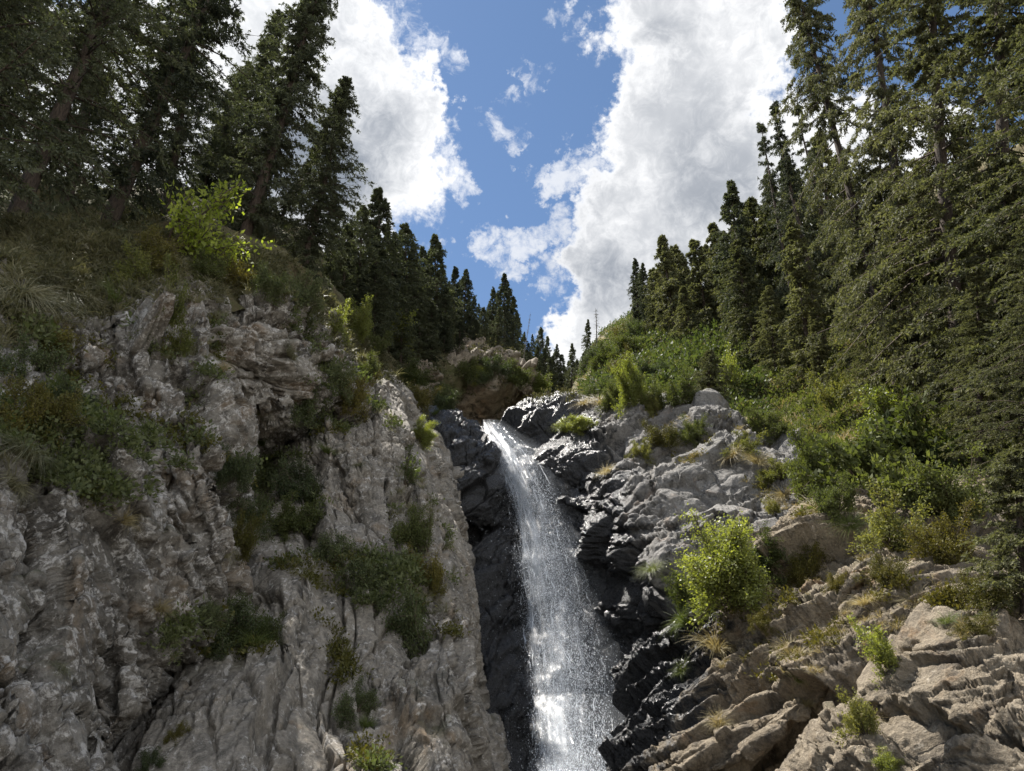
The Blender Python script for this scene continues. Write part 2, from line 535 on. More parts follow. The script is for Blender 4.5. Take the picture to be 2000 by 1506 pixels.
# ------------------------------------------------------------------ the gorge
FALL_LINE = np.array([P(948, 838, 35.6), P(985, 890, 31.6), P(1030, 990, 28.8), P(1060, 1100, 26.6), P(1090, 1200, 25.2), P(1110, 1340, 23.2), P(1130, 1530, 21.2)])


def fall_distance(p):
    """how far points lie from the line of falling water"""
    best = np.full(len(p), 1e9)
    for a, b in zip(FALL_LINE[:-1], FALL_LINE[1:]):
        ab = b - a
        t = np.clip(((p - a) @ ab) / (ab @ ab), 0, 1)
        best = np.minimum(best, np.linalg.norm(p - a - t[:, None] * ab, axis=1))
    return best


def moss_attr(amount, seed, zmin=0.35):
    def fn(p, n, h):
        # moss and soil settle on flatter ground and in patches
        nz = n[:, 2]
        v = fbm(p * 0.9, 4, seed + 400)
        return {'moss': np.clip((nz - zmin) * 1.5 + v * 0.9 - 0.75 + amount, 0, 1) * 0.9}
    return fn


def wet_attr(r0, r1, amount, seed):
    mf = moss_attr(amount, seed)

    def fn(p, n, h):
        d = mf(p, n, h)
        fd = fall_distance(p)
        d['wet'] = np.clip((r1 - fd) / (r1 - r0), 0, 1)
        d['moss'] = d['moss'] * (1 - np.clip(d['wet'] * 2, 0, 1))
        return d
    return fn


def across(p0, p1, side=(1, 0, 0)):
    """frame of beds that run from p0 to p1 (picture x, y, distance): first axis across the beds, second along them"""
    al = P(*p1) - P(*p0)
    al = al / np.linalg.norm(al)
    ac = np.array(side, float)
    ac = ac - al * (ac @ al)
    return axes_frame(ac, al)


ST_A = dict(frame=across((330, 1340, 10.2), (240, 770, 12.4), imgdir(1, 0.1, 0.5)), warp=0.3, modf=0.45, whole=0.3,
            plates=[((1.6, 3.0, 1.9), 0.42, 0.7, 0.2, 0.10), ((0.6, 1.1, 0.7), 0.12, 0.9, 0.14, 0.11), ((0.2, 0.36, 0.24), 0.032, 1.0, 0.07, 0.14), ((0.08, 0.13, 0.09), 0.014, 1.0, 0.02, 0.2)],
            bricks=[(0.62, 2.4, 0.34, 1.0, 0.28, 0.05), (0.24, 0.8, 0.15, 1.1, 0.15, 0.035), (0.09, 0.26, 0.038, 1.2, 0.035, 0.015)], fine=0.012)
ST_B = dict(frame=across((885, 1160, 15.2), (790, 800, 24.5), (1, 0, 0)), warp=0.4, modf=0.35,
            plates=[((1.9, 5.0, 2.2), 0.32, 0.45, 0.25, 0.07), ((0.8, 2.0, 0.9), 0.12, 0.7, 0.14, 0.08), ((0.28, 0.5, 0.33), 0.03, 0.9, 0.045, 0.12), ((0.1, 0.17, 0.11), 0.014, 0.9, 0.016, 0.2)],
            bricks=[(0.95, 4.5, 0.30, 0.6, 0.34, 0.05), (0.30, 1.3, 0.055, 0.8, 0.10, 0.028), (0.1, 0.3, 0.025, 1.0, 0.03, 0.015)], fine=0.015)
ST_A2 = dict(frame=across((340, 690, 16), (560, 690, 18.6), (0, 0, 1)), warp=0.4, modf=0.45,
             plates=[((1.2, 2.2, 1.5), 0.4, 0.7, 0.25, 0.10), ((0.5, 0.95, 0.7), 0.15, 0.9, 0.12, 0.13), ((0.2, 0.34, 0.26), 0.065, 0.9, 0.05, 0.16)],
             bricks=[(0.58, 1.0, 0.34, 0.9, 0.22, 0.05), (0.24, 0.45, 0.13, 0.9, 0.1, 0.03)], fine=0.03)
ST_C = dict(frame=axes_frame(imgdir(-0.5, 0.85, -0.1), imgdir(0.85, 0.5, 0.3)), warp=0.45, modf=0.35,
            plates=[((1.8, 4.5, 2.4), 0.42, 0.6, 0.2, 0.1), ((0.7, 1.7, 1.0), 0.12, 0.8, 0.08, 0.13), ((0.26, 0.5, 0.4), 0.06, 0.9, 0.04, 0.16), ((0.11, 0.2, 0.16), 0.028, 0.9, 0.02, 0.2)],
            bricks=[(0.85, 2.6, 0.34, 0.8, 0.22, 0.05), (0.30, 0.9, 0.12, 0.9, 0.09, 0.03), (0.11, 0.3, 0.035, 1.0, 0.03, 0.015)], fine=0.035)
ST_E = dict(frame=across((1195, 1500, 17), (1705, 1130, 15.3), P(1405, 1165, 18.9) - P(1450, 1640, 13.6)), warp=0.3, modf=0.4, ramp=1.3,
            plates=[((1.6, 4.2, 1.9), 0.32, 0.6, 0.15, 0.08), ((0.5, 1.4, 0.7), 0.07, 0.9, 0.05, 0.14), ((0.17, 0.42, 0.22), 0.028, 0.9, 0.02, 0.18), ((0.07, 0.14, 0.1), 0.013, 0.9, 0.01, 0.2)],
            bricks=[(0.46, 1.7, 0.27, 0.9, 0.16, 0.04), (0.17, 0.55, 0.085, 1.0, 0.06, 0.022), (0.07, 0.2, 0.028, 1.0, 0.02, 0.012)], fine=0.012)
ST_F = dict(frame=axes_frame(imgdir(-0.35, 1.0, 0.3), imgdir(1.0, 0.35, 0.2)), warp=0.4, modf=0.4, ramp=0.6,
            plates=[((1.1, 2.6, 1.4), 0.22, 0.6, 0.12, 0.07), ((0.45, 1.1, 0.6), 0.05, 0.8, 0.04, 0.1), ((0.16, 0.36, 0.24), 0.018, 0.9, 0.015, 0.14), ((0.07, 0.13, 0.1), 0.008, 0.9, 0.006, 0.2)],
            bricks=[(0.5, 1.4, 0.14, 0.9, 0.12, 0.03), (0.18, 0.5, 0.05, 1.0, 0.05, 0.018), (0.07, 0.18, 0.02, 1.0, 0.02, 0.01)], fine=0.01)
ST_G = dict(frame=axes_frame(imgdir(-0.55, 0.8, 0.1), imgdir(0.8, 0.55, 0.1)), warp=0.9, modf=0.2,
            plates=[((3.2, 8.0, 5.0), 1.0, 0.6, 0.5, 0.1), ((1.3, 3.0, 2.0), 0.35, 0.8, 0.2, 0.14), ((0.5, 1.1, 0.8), 0.15, 0.9, 0.1, 0.2)],
            bricks=[(1.3, 3.5, 0.7, 0.9, 0.4, 0.12), (0.5, 1.2, 0.28, 0.9, 0.15, 0.07)], fine=0.08, finef=1.6)
ST_HILL = dict(frame=axes_frame((0, 0, 1), (1, 0, 0)), warp=1.0, modf=0.2,
               plates=[((3.0, 4.0, 3.0), 0.35, 0.3, 0.1, 0.1), ((0.9, 1.2, 1.0), 0.12, 0.4, 0.05, 0.1)], fine=0.15, finef=1.0, smooth=True)

NET_A = [   # near lichen cliff
    [(-420, 600, 15.5), (-150, 560, 16), (60, 545, 16.5), (240, 545, 17), (390, 560, 18.5), (395, 575, 24)],
    [(-420, 640, 11.5), (-150, 620, 12), (60, 625, 13), (240, 640, 14), (400, 660, 15.6), (400, 665, 21)],
    [(-420, 780, 9.6), (-150, 770, 10), (60, 780, 11), (240, 770, 12.4), (425, 770, 14.0), (420, 775, 20)],
    [(-420, 900, 8.2), (-150, 895, 8.5), (60, 890, 9.8), (250, 890, 11.2), (440, 900, 12.8), (434, 905, 19)],
    [(-420, 1030, 7.4), (-150, 1030, 7.7), (60, 1030, 8.9), (250, 1030, 10.4), (442, 1030, 12.0), (436, 1035, 18)],
    [(-420, 1180, 6.8), (-150, 1180, 7.2), (60, 1180, 8.2), (240, 1180, 9.5), (425, 1170, 11.4), (418, 1175, 17)],
    [(-420, 1340, 6.0), (-150, 1340, 6.5), (40, 1340, 7.4), (190, 1340, 8.6), (330, 1330, 10.2), (322, 1335, 16)],
    [(-420, 1520, 5.4), (-150, 1520, 5.8), (20, 1520, 6.4), (130, 1520, 7.4), (235, 1520, 8.8), (226, 1525, 15)],
    [(-420, 1800, 5.0), (-150, 1800, 5.3), (10, 1800, 5.8), (90, 1800, 6.6), (170, 1800, 7.8), (160, 1805, 14)]]
NET_A2 = [  # blocky upper cliff between the near cliff and the long slab
    [(200, 590, 22), (330, 590, 22), (450, 600, 23), (560, 620, 25), (640, 670, 29), (700, 725, 34), (760, 765, 38)],
    [(200, 620, 16.5), (330, 590, 17), (450, 585, 18.2), (555, 595, 20), (640, 660, 24), (700, 720, 29), (770, 770, 33)],
    [(220, 720, 15), (340, 690, 16), (455, 690, 17), (560, 690, 18.6), (640, 720, 21.5), (700, 760, 25), (780, 800, 30)],
    [(260, 800, 16.5), (360, 780, 17), (460, 775, 17.6), (560, 785, 18.6), (640, 790, 20.8), (720, 820, 23.5), (790, 840, 28)],
    [(300, 880, 19), (380, 860, 19.5), (470, 855, 20), (560, 850, 20.6), (650, 860, 22.5), (730, 880, 25), (800, 890, 29)],
    [(320, 960, 23), (400, 950, 23.5), (480, 940, 24), (570, 930, 24.5), (650, 930, 26), (730, 940, 28), (800, 960, 31)]]
NET_B = [   # long grey slab
    [(400, 900, 28), (540, 850, 24.5), (640, 800, 24), (700, 740, 26), (745, 735, 30), (790, 760, 36)],
    [(400, 940, 24), (545, 890, 20.6), (650, 850, 19.6), (735, 810, 21.5), (790, 800, 24.5), (850, 830, 32)],
    [(400, 1020, 21.5), (550, 965, 18.6), (680, 930, 17.6), (780, 910, 19), (832, 900, 21), (880, 920, 29)],
    [(390, 1120, 19), (530, 1065, 16.4), (700, 1040, 15.2), (800, 1030, 16.2), (856, 1030, 17.6), (905, 1040, 26)],
    [(340, 1220, 16), (510, 1185, 13.6), (700, 1160, 12.8), (820, 1160, 13.8), (885, 1160, 15.2), (925, 1170, 24)],
    [(260, 1340, 11.8), (480, 1310, 11.2), (690, 1300, 11.0), (830, 1300, 11.8), (906, 1300, 13.2), (940, 1310, 22)],
    [(170, 1530, 10.2), (420, 1520, 9.4), (680, 1520, 9.2), (860, 1520, 9.8), (950, 1530, 11.2), (985, 1540, 20)],
    [(120, 1820, 9.0), (380, 1820, 8.3), (680, 1820, 8.0), (890, 1820, 8.6), (985, 1830, 9.8), (1030, 1840, 18)]]
NET_C = [   # wet wall, channel and the grey slabs beyond the water
    [(690, 770, 48), (800, 810, 46), (890, 850, 45), (950, 880, 45), (1010, 850, 45), (1120, 815, 44), (1250, 815, 43), (1380, 820, 42), (1560, 900, 36)],
    [(690, 745, 37), (785, 778, 36.2), (885, 815, 36), (946, 838, 36.2), (1005, 806, 35.4), (1110, 782, 34.4), (1230, 784, 33.4), (1370, 800, 32), (1560, 890, 28)],
    [(740, 830, 32), (840, 838, 31), (930, 862, 31.2), (985, 892, 32.4), (1062, 868, 31.4), (1150, 850, 30.2), (1280, 840, 29.2), (1410, 850, 28), (1580, 930, 25)],
    [(770, 900, 29.5), (870, 905, 29), (962, 930, 29), (1020, 960, 30.6), (1098, 945, 28.8), (1180, 905, 27.4), (1310, 900, 26.4), (1450, 905, 25), (1600, 960, 23)],
    [(790, 990, 27.6), (880, 996, 27.8), (966, 1000, 28.2), (1040, 1035, 29.4), (1130, 1030, 27), (1215, 985, 24.6), (1350, 965, 23.6), (1490, 970, 22.6), (1630, 1010, 21.4)],
    [(810, 1055, 26.5), (895, 1062, 28.0), (985, 1075, 27.6), (1060, 1110, 28), (1150, 1110, 26), (1245, 1065, 22.8), (1370, 1040, 21.6), (1520, 1045, 20.8), (1650, 1070, 20.2)],
    [(830, 1170, 24.4), (915, 1180, 25.4), (1005, 1190, 25.6), (1085, 1200, 26.4), (1180, 1200, 24.8), (1260, 1150, 21.6), (1380, 1130, 20.2), (1530, 1130, 19.8), (1660, 1140, 19.6)],
    [(850, 1310, 22), (935, 1320, 22.8), (1020, 1330, 23.2), (1105, 1340, 24.4), (1205, 1330, 23.6), (1275, 1270, 21.8), (1390, 1230, 20.6), (1540, 1220, 20), (1670, 1220, 19.8)],
    [(870, 1530, 20), (950, 1530, 20.6), (1035, 1530, 21), (1125, 1530, 22.2), (1220, 1520, 21.6), (1290, 1460, 21), (1400, 1400, 20.6), (1550, 1340, 20), (1680, 1310, 19.8)],
    [(880, 1800, 18.6), (960, 1800, 18.8), (1040, 1800, 19), (1130, 1800, 19.4), (1230, 1780, 19.6), (1300, 1700, 20.2), (1420, 1600, 20.2), (1560, 1480, 20), (1690, 1430, 19.8)]]
NET_E = [   # tilted tan layers
    [(1205, 1350, 24), (1290, 1240, 23.2), (1400, 1150, 22.8), (1510, 1060, 22.6), (1600, 985, 22.8), (1750, 940, 23.5), (1990, 930, 24), (2690, 970, 25)],
    [(1215, 1340, 19.8), (1300, 1250, 19.2), (1405, 1165, 18.9), (1510, 1075, 18.8), (1610, 1000, 19.2), (1750, 970, 19.8), (1990, 960, 20.6), (2690, 1000, 21.6)],
    [(1205, 1410, 18.2), (1310, 1330, 17.5), (1425, 1245, 17.1), (1535, 1155, 17), (1645, 1070, 17.2), (1785, 1045, 17.6), (2000, 1050, 18), (2700, 1090, 19)],
    [(1195, 1500, 17), (1330, 1420, 15.9), (1465, 1325, 15.3), (1585, 1235, 15.1), (1705, 1145, 15.3), (1835, 1115, 15.7), (2020, 1120, 16), (2720, 1160, 17)],
    [(1210, 1610, 15.8), (1360, 1520, 14.5), (1505, 1430, 13.8), (1640, 1330, 13.5), (1765, 1235, 13.7), (1870, 1185, 14.1), (2060, 1190, 14.4), (2760, 1230, 15.4)],
    [(1225, 1650, 16.6), (1380, 1560, 15.7), (1525, 1475, 15.0), (1660, 1375, 14.7), (1785, 1280, 14.9), (1890, 1225, 15.3), (2070, 1230, 15.6), (2770, 1270, 16.6)],
    [(1260, 1800, 16.6), (1430, 1700, 15.9), (1590, 1610, 15.2), (1730, 1510, 15.0), (1850, 1410, 15.2), (1950, 1340, 15.5), (2140, 1330, 15.8), (2840, 1370, 16.8)]]
NET_F = [   # pale tan boulder face in the near corner
    [(1470, 1640, 13.5), (1590, 1520, 13.4), (1740, 1410, 13.2), (1865, 1270, 13.4), (1950, 1260, 13.8), (2130, 1290, 14.2), (2350, 1330, 14), (2950, 1370, 14.6)],
    [(1475, 1575, 11.4), (1590, 1462, 11.4), (1738, 1352, 11.4), (1856, 1206, 11.6), (1940, 1212, 12.0), (2120, 1240, 12.2), (2350, 1280, 12), (2950, 1320, 12.6)],
    [(1550, 1640, 10.2), (1680, 1510, 10.2), (1810, 1410, 10.2), (1898, 1310, 10.4), (1985, 1300, 10.6), (2150, 1330, 10.6), (2370, 1370, 10.4), (2970, 1410, 11)],
    [(1650, 1720, 9.2), (1765, 1590, 9.2), (1880, 1490, 9.1), (1965, 1410, 9.2), (2060, 1400, 9.3), (2200, 1430, 9.3), (2400, 1460, 9.2), (3000, 1500, 9.8)],
    [(1730, 1860, 8.4), (1850, 1720, 8.3), (1960, 1620, 8.2), (2060, 1540, 8.2), (2160, 1530, 8.3), (2300, 1560, 8.2), (2500, 1600, 8.1), (3100, 1640, 8.7)],
    [(1800, 2200, 7.4), (1930, 2050, 7.2), (2060, 1950, 7.0), (2170, 1850, 7.0), (2280, 1820, 7.0), (2450, 1850, 7.0), (2650, 1900, 7), (3250, 1940, 7.6)]]
NET_G = [   # brown overhanging cliff upstream
    [(700, 700, 52), (790, 700, 54), (870, 700, 58), (930, 695, 62), (985, 690, 66), (1030, 710, 72), (1065, 760, 80), (1090, 800, 95)],
    [(700, 720, 42), (790, 718, 45), (868, 715, 49), (925, 702, 54), (985, 692, 58), (1032, 722, 61), (1062, 765, 63), (1085, 800, 72)],
    [(705, 770, 40), (790, 765, 43), (868, 765, 48), (920, 755, 52.5), (980, 745, 56.5), (1035, 765, 59), (1064, 785, 61), (1088, 810, 70)],
    [(710, 820, 41), (790, 815, 44), (866, 810, 50), (915, 800, 55), (975, 795, 58), (1025, 800, 60), (1060, 812, 62), (1090, 825, 70)],
    [(715, 880, 43), (790, 880, 46), (866, 880, 52), (915, 880, 56), (975, 880, 59), (1025, 870, 61), (1060, 870, 62), (1095, 870, 70)]]
NET_H = [   # wooded slope over the near cliff and up the valley
    [(-400, 700, 12.5), (0, 660, 13.5), (200, 640, 15), (400, 620, 18), (560, 640, 22), (650, 700, 27), (740, 770, 36), (860, 780, 47), (960, 760, 58), (1030, 775, 75), (1075, 800, 110)],
    [(-400, 560, 14), (0, 545, 15.5), (200, 520, 17.5), (400, 505, 20.5), (560, 550, 24), (650, 630, 29), (740, 700, 38.5), (860, 715, 49.5), (960, 715, 60), (1030, 738, 80), (1075, 785, 120)],
    [(-400, 440, 17), (0, 450, 19.5), (200, 440, 22.5), (400, 440, 26), (560, 490, 29.5), (650, 575, 35), (740, 635, 45), (860, 665, 55), (960, 685, 67), (1030, 712, 92), (1075, 768, 140)],
    [(-400, 360, 23), (0, 395, 26), (200, 405, 29), (400, 410, 32), (560, 455, 37), (650, 535, 44), (740, 590, 54), (860, 635, 64), (960, 668, 78), (1030, 700, 110), (1080, 755, 170)],
    [(-400, 320, 32), (0, 360, 34), (200, 370, 37), (400, 385, 42), (560, 440, 47), (650, 520, 54), (740, 570, 64), (860, 620, 76), (960, 660, 92), (1030, 690, 125), (1085, 750, 200)],
    [(-400, 380, 48), (0, 420, 50), (200, 430, 53), (400, 445, 58), (560, 490, 64), (650, 560, 70), (740, 610, 80), (860, 650, 96), (960, 690, 110), (1030, 715, 145), (1090, 770, 230)]]
NET_I = [   # sunny wooded slope across the water
    [(1085, 805, 130), (1130, 795, 70), (1185, 800, 44), (1290, 820, 37), (1410, 850, 31.5), (1560, 975, 24.5), (1700, 1050, 20.6), (1850, 1110, 18.4), (2000, 1180, 17), (2300, 1270, 15), (2900, 1310, 15)],
    [(1085, 795, 150), (1135, 768, 75), (1190, 768, 50), (1295, 775, 42), (1410, 795, 37), (1555, 900, 28.5), (1700, 970, 24), (1850, 1020, 21.5), (2000, 1070, 19.6), (2300, 1120, 17.5), (2900, 1160, 17.5)],
    [(1088, 785, 190), (1142, 725, 90), (1205, 700, 64), (1300, 695, 56), (1400, 705, 49), (1550, 770, 38.5), (1700, 810, 32), (1850, 840, 28.5), (2000, 860, 26), (2300, 880, 23), (2900, 920, 23)],
    [(1095, 772, 240), (1150, 690, 115), (1215, 640, 92), (1300, 612, 84), (1400, 600, 75), (1550, 590, 62), (1700, 580, 52), (1850, 560, 46), (2000, 540, 42), (2300, 500, 36), (2900, 540, 36)],
    [(1097, 766, 270), (1155, 686, 132), (1220, 628, 112), (1300, 590, 106), (1400, 560, 98), (1550, 500, 84), (1700, 420, 74), (1850, 340, 66), (2000, 280, 60), (2300, 180, 52), (2900, 220, 52)],
    [(1100, 780, 300), (1160, 700, 160), (1225, 645, 140), (1300, 610, 135), (1400, 580, 130), (1550, 530, 115), (1700, 470, 105), (1850, 410, 98), (2000, 360, 92), (2300, 260, 85), (2900, 300, 85)]]
NET_J = [   # valley floor far upstream
    [(930, 870, 46), (1010, 870, 46), (1090, 860, 46), (1170, 850, 46), (1240, 850, 50)],
    [(960, 815, 62), (1030, 815, 62), (1090, 810, 64), (1150, 800, 66), (1230, 790, 70)],
    [(1000, 790, 100), (1050, 785, 100), (1095, 782, 105), (1140, 775, 110), (1230, 760, 110)],
    [(1010, 765, 170), (1060, 765, 180), (1100, 763, 190), (1140, 755, 190), (1230, 735, 190)],
    [(1010, 765, 300), (1060, 770, 320), (1100, 770, 330), (1140, 765, 330), (1230, 745, 330)]]

Q = 1.0
def rs(*a, **k): return rock_sheet(*a, kind='structure', **k)
rs('cliff_terrain', NET_A, int(620 * Q), int(460 * Q), ST_A, M_ROCK_SHADE, 3, 0.25, moss_attr(0.05, 3), label='near brown cliff patched with pale lichen')
rs('cliff_terrain', NET_A2, int(300 * Q), int(440 * Q), ST_A2, M_ROCK_SHADE, 13, 0.3, moss_attr(0.12, 13), label='blocky overhanging cliff above the grey slab')
rs('cliff_terrain', NET_B, int(620 * Q), int(520 * Q), ST_B, M_ROCK_SLAB, 23, 0.3, moss_attr(0.0, 23), label='long smooth grey slab beside the dark wet wall')
rs('cliff_terrain', NET_C, int(560 * Q), int(600 * Q), ST_C, M_ROCK_WET, 33, 0.4, wet_attr(1.8, 6.9, 0.0, 33), label='wet black rock behind the waterfall and grey slabs beside it')
rs('cliff_terrain', NET_E, int(480 * Q), int(610 * Q), ST_E, M_ROCK_TAN, 43, 0.2, wet_attr(4.4, 8.6, -0.1, 43), label='sunlit tan rock in tilted layers')
rs('cliff_terrain', NET_F, int(300 * Q), int(420 * Q), ST_F, M_ROCK_TAN, 53, 0.15, moss_attr(-0.3, 53), label='pale tan rock face in the near corner')
rs('cliff_terrain', NET_G, int(170 * Q), int(260 * Q), ST_G, M_ROCK_BROWN, 63, 0.8, moss_attr(0.05, 63, 0.5), label='brown overhanging cliff upstream under the spruces')
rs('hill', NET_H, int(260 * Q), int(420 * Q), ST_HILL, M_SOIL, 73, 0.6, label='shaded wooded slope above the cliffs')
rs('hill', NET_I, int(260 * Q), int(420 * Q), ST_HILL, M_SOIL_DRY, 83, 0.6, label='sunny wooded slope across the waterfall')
rs('hill', NET_J, 80, 80, ST_HILL, M_SOIL, 93, 0.4, label='valley floor upstream of the waterfall')

# stony ground under the viewer and out to the horizon
gx = np.concatenate([-np.geomspace(3000, 40, 14), np.linspace(-36, 36, 60), np.geomspace(40, 3000, 14)])
gy = np.concatenate([-np.geomspace(3000, 30, 14), np.linspace(-26, 40, 60), np.geomspace(44, 3000, 14)])
GX, GY = np.meshgrid(gx, gy)
gp = np.stack([GX, GY, np.zeros_like(GX)], -1)
gp[..., 2] = (0.25 * fbm(gp.reshape(-1, 3) * 0.5, 4, 5)).reshape(GX.shape) - 0.35
link('ground', mesh_from_grid('ground', gp, M_ROCK_SLAB, None), kind='structure')
# ------------------------------------------------------------------ plant materials
def leaf_material(name, a, b, trans=0.35, tint=(1.25, 1.35, 0.55), rough=0.65, spec=0.2, patch=1.2):
    m, t, out = new_mat(name)
    rnd = t.n('ShaderNodeObjectInfo').outputs['Random']
    isl = t.n('ShaderNodeNewGeometry').outputs['Random Per Island']
    co = t.n('ShaderNodeNewGeometry').outputs['Position']
    nz = t.noise(co, patch, 3, 0.6).outputs['Fac']
    f = t.math('ADD', t.math('MULTIPLY', nz, 0.8), t.math('ADD', t.math('MULTIPLY', isl, 0.40), t.math('MULTIPLY', rnd, 0.45)))
    col = t.mix(t.mr(f, 0.45, 1.15), a, b)
    bs = t.n('ShaderNodeBsdfPrincipled', {'Base Color': col, 'Roughness': rough, 'Specular IOR Level': spec})
    tl = t.n('ShaderNodeBsdfTranslucent', {'Color': t.mix(1.0, col, tint, 'MULTIPLY')})
    mx = t.n('ShaderNodeMixShader', {0: trans, 1: bs.outputs[0], 2: tl.outputs[0]})
    t.link(mx.outputs[0], out.inputs[0])
    return m


def bark_material(name, a, b):
    m, t, out = new_mat(name)
    co = t.n('ShaderNodeTexCoord').outputs['Object']
    mp = t.n('ShaderNodeMapping', {'Vector': co, 'Scale': (9, 9, 2.2)}).outputs[0]
    nz = t.noise(mp, 2.0, 5, 0.65, dist=0.6).outputs['Fac']
    col = t.mix(t.mr(nz, 0.35, 0.65), a, b)
    bp = t.n('ShaderNodeBump', {'Height': nz, 'Strength': 0.9, 'Distance': 0.05})
    bs = t.n('ShaderNodeBsdfPrincipled', {'Base Color': col, 'Roughness': 0.9, 'Specular IOR Level': 0.2, 'Normal': bp.outputs[0]})
    t.link(bs.outputs[0], out.inputs[0])
    return m


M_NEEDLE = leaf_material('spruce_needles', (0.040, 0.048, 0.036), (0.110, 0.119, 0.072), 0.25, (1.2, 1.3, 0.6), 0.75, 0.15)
M_NEEDLE_SUN = leaf_material('sunlit_spruce_needles', (0.050, 0.057, 0.034), (0.205, 0.198, 0.108), 0.28, (1.2, 1.3, 0.6), 0.75, 0.15)  # lit copy of the needles: sun brightness put into a lighter colour
M_BARK = bark_material('spruce_bark', (0.035, 0.027, 0.021), (0.095, 0.073, 0.056))
M_DEAD = bark_material('dead_wood', (0.10, 0.09, 0.08), (0.22, 0.20, 0.18))
M_LEAF_BRIGHT = leaf_material('bright_leaves', (0.120, 0.150, 0.045), (0.255, 0.270, 0.090), 0.5, (1.3, 1.35, 0.4), 0.45, 0.35)
M_LEAF_SUNLIT = leaf_material('sunlit_leaves', (0.20, 0.25, 0.05), (0.38, 0.41, 0.10), 0.55, (1.2, 1.25, 0.45), 0.5, 0.25)  # sunlight on the sapling is put into this paler leaf colour
M_LEAF_GREEN = leaf_material('green_leaves', (0.048, 0.064, 0.024), (0.125, 0.136, 0.055), 0.35, (1.3, 1.4, 0.5), 0.65, 0.12)
M_LEAF_DARK = leaf_material('dark_leaves', (0.044, 0.061, 0.032), (0.118, 0.132, 0.058), 0.3, (1.2, 1.4, 0.5), 0.6, 0.2)
M_LEAF_YELLOW = leaf_material('yellowing_leaves', (0.095, 0.115, 0.035), (0.22, 0.22, 0.080), 0.42, (1.25, 1.2, 0.5), 0.6, 0.15)
M_LEAF_OLIVE = leaf_material('olive_leaves', (0.07, 0.072, 0.018), (0.14, 0.12, 0.03), 0.3, (1.2, 1.2, 0.5), 0.6, 0.25)
M_HERB = leaf_material('shade_herbs', (0.045, 0.050, 0.028), (0.12, 0.115, 0.065), 0.3, (1.2, 1.2, 0.6), 0.7, 0.15)
M_GRASS_GREEN = leaf_material('green_grass_blades', (0.055, 0.09, 0.022), (0.15, 0.17, 0.05), 0.35, (1.2, 1.2, 0.5), 0.5, 0.3)
M_GRASS_PALE = leaf_material('pale_grass_blades', (0.12, 0.125, 0.075), (0.26, 0.24, 0.15), 0.3, (1.1, 1.1, 0.6), 0.5, 0.3)
M_GRASS_STRAW = leaf_material('straw_grass_blades', (0.23, 0.19, 0.095), (0.42, 0.36, 0.20), 0.35, (1.1, 1.0, 0.6), 0.5, 0.3)
M_TWIG = bark_material('shrub_twigs', (0.07, 0.055, 0.04), (0.15, 0.12, 0.09))


# ------------------------------------------------------------------ plant geometry, all as arrays
def unit(v):
    return v / (np.linalg.norm(v, axis=-1, keepdims=True) + 1e-9)


def kites(base, dirn, length, width, rng, wide_at=0.45):
    """flat leaf or needle-brush blades: four-cornered, one per row"""
    d = unit(dirn)
    side = unit(np.cross(d, unit(rng.normal(size=d.shape))))
    L = length[:, None] * d
    W = width[:, None] * side * 0.5
    v = np.stack([base, base + L * wide_at + W, base + L, base + L * wide_at - W], 1)
    return v.reshape(-1, 3), np.arange(len(base) * 4).reshape(-1, 4)


def tube(path, radii, sides=6):
    """tapering round limb along a path (n x 3)"""
    path = np.asarray(path, float)
    n = len(path)
    t = unit(np.gradient(path, axis=0))
    ref = np.array((0.31, 0.22, 0.93)) if abs(t[0][2]) < 0.9 else np.array((0.9, 0.3, 0.1))
    a = unit(np.cross(t, ref))
    b = np.cross(t, a)
    an = np.linspace(0, 2 * math.pi, sides, endpoint=False)
    ring = np.cos(an)[None, :, None] * a[:, None] + np.sin(an)[None, :, None] * b[:, None]
    v = (path[:, None] + ring * np.asarray(radii)[:, None, None]).reshape(-1, 3)
    i = np.arange(n - 1)[:, None] * sides
    j = np.arange(sides)[None]
    k = (j + 1) % sides
    f = np.stack([i + j, i + k, i + sides + k, i + sides + j], -1).reshape(-1, 4)
    return v, f


def join(parts):
    vs_, fs_, o = [], [], 0
    for v, f in parts:
        vs_.append(v); fs_.append(f + o); o += len(v)
    return np.concatenate(vs_), np.concatenate(fs_)


def quad_mesh(name, v, f, mat, smooth=False):
    me = bpy.data.meshes.new(name)
    nf = len(f)
    me.vertices.add(len(v))
    me.vertices.foreach_set('co', np.asarray(v, np.float32).reshape(-1))
    me.loops.add(nf * 4)
    me.loops.foreach_set('vertex_index', np.asarray(f, np.int32).reshape(-1))
    me.polygons.add(nf)
    me.polygons.foreach_set('loop_start', np.arange(0, nf * 4, 4, dtype=np.int32))
    me.polygons.foreach_set('use_smooth', np.full(nf, smooth))
    me.update(calc_edges=True)
    me.materials.append(mat)
    return me


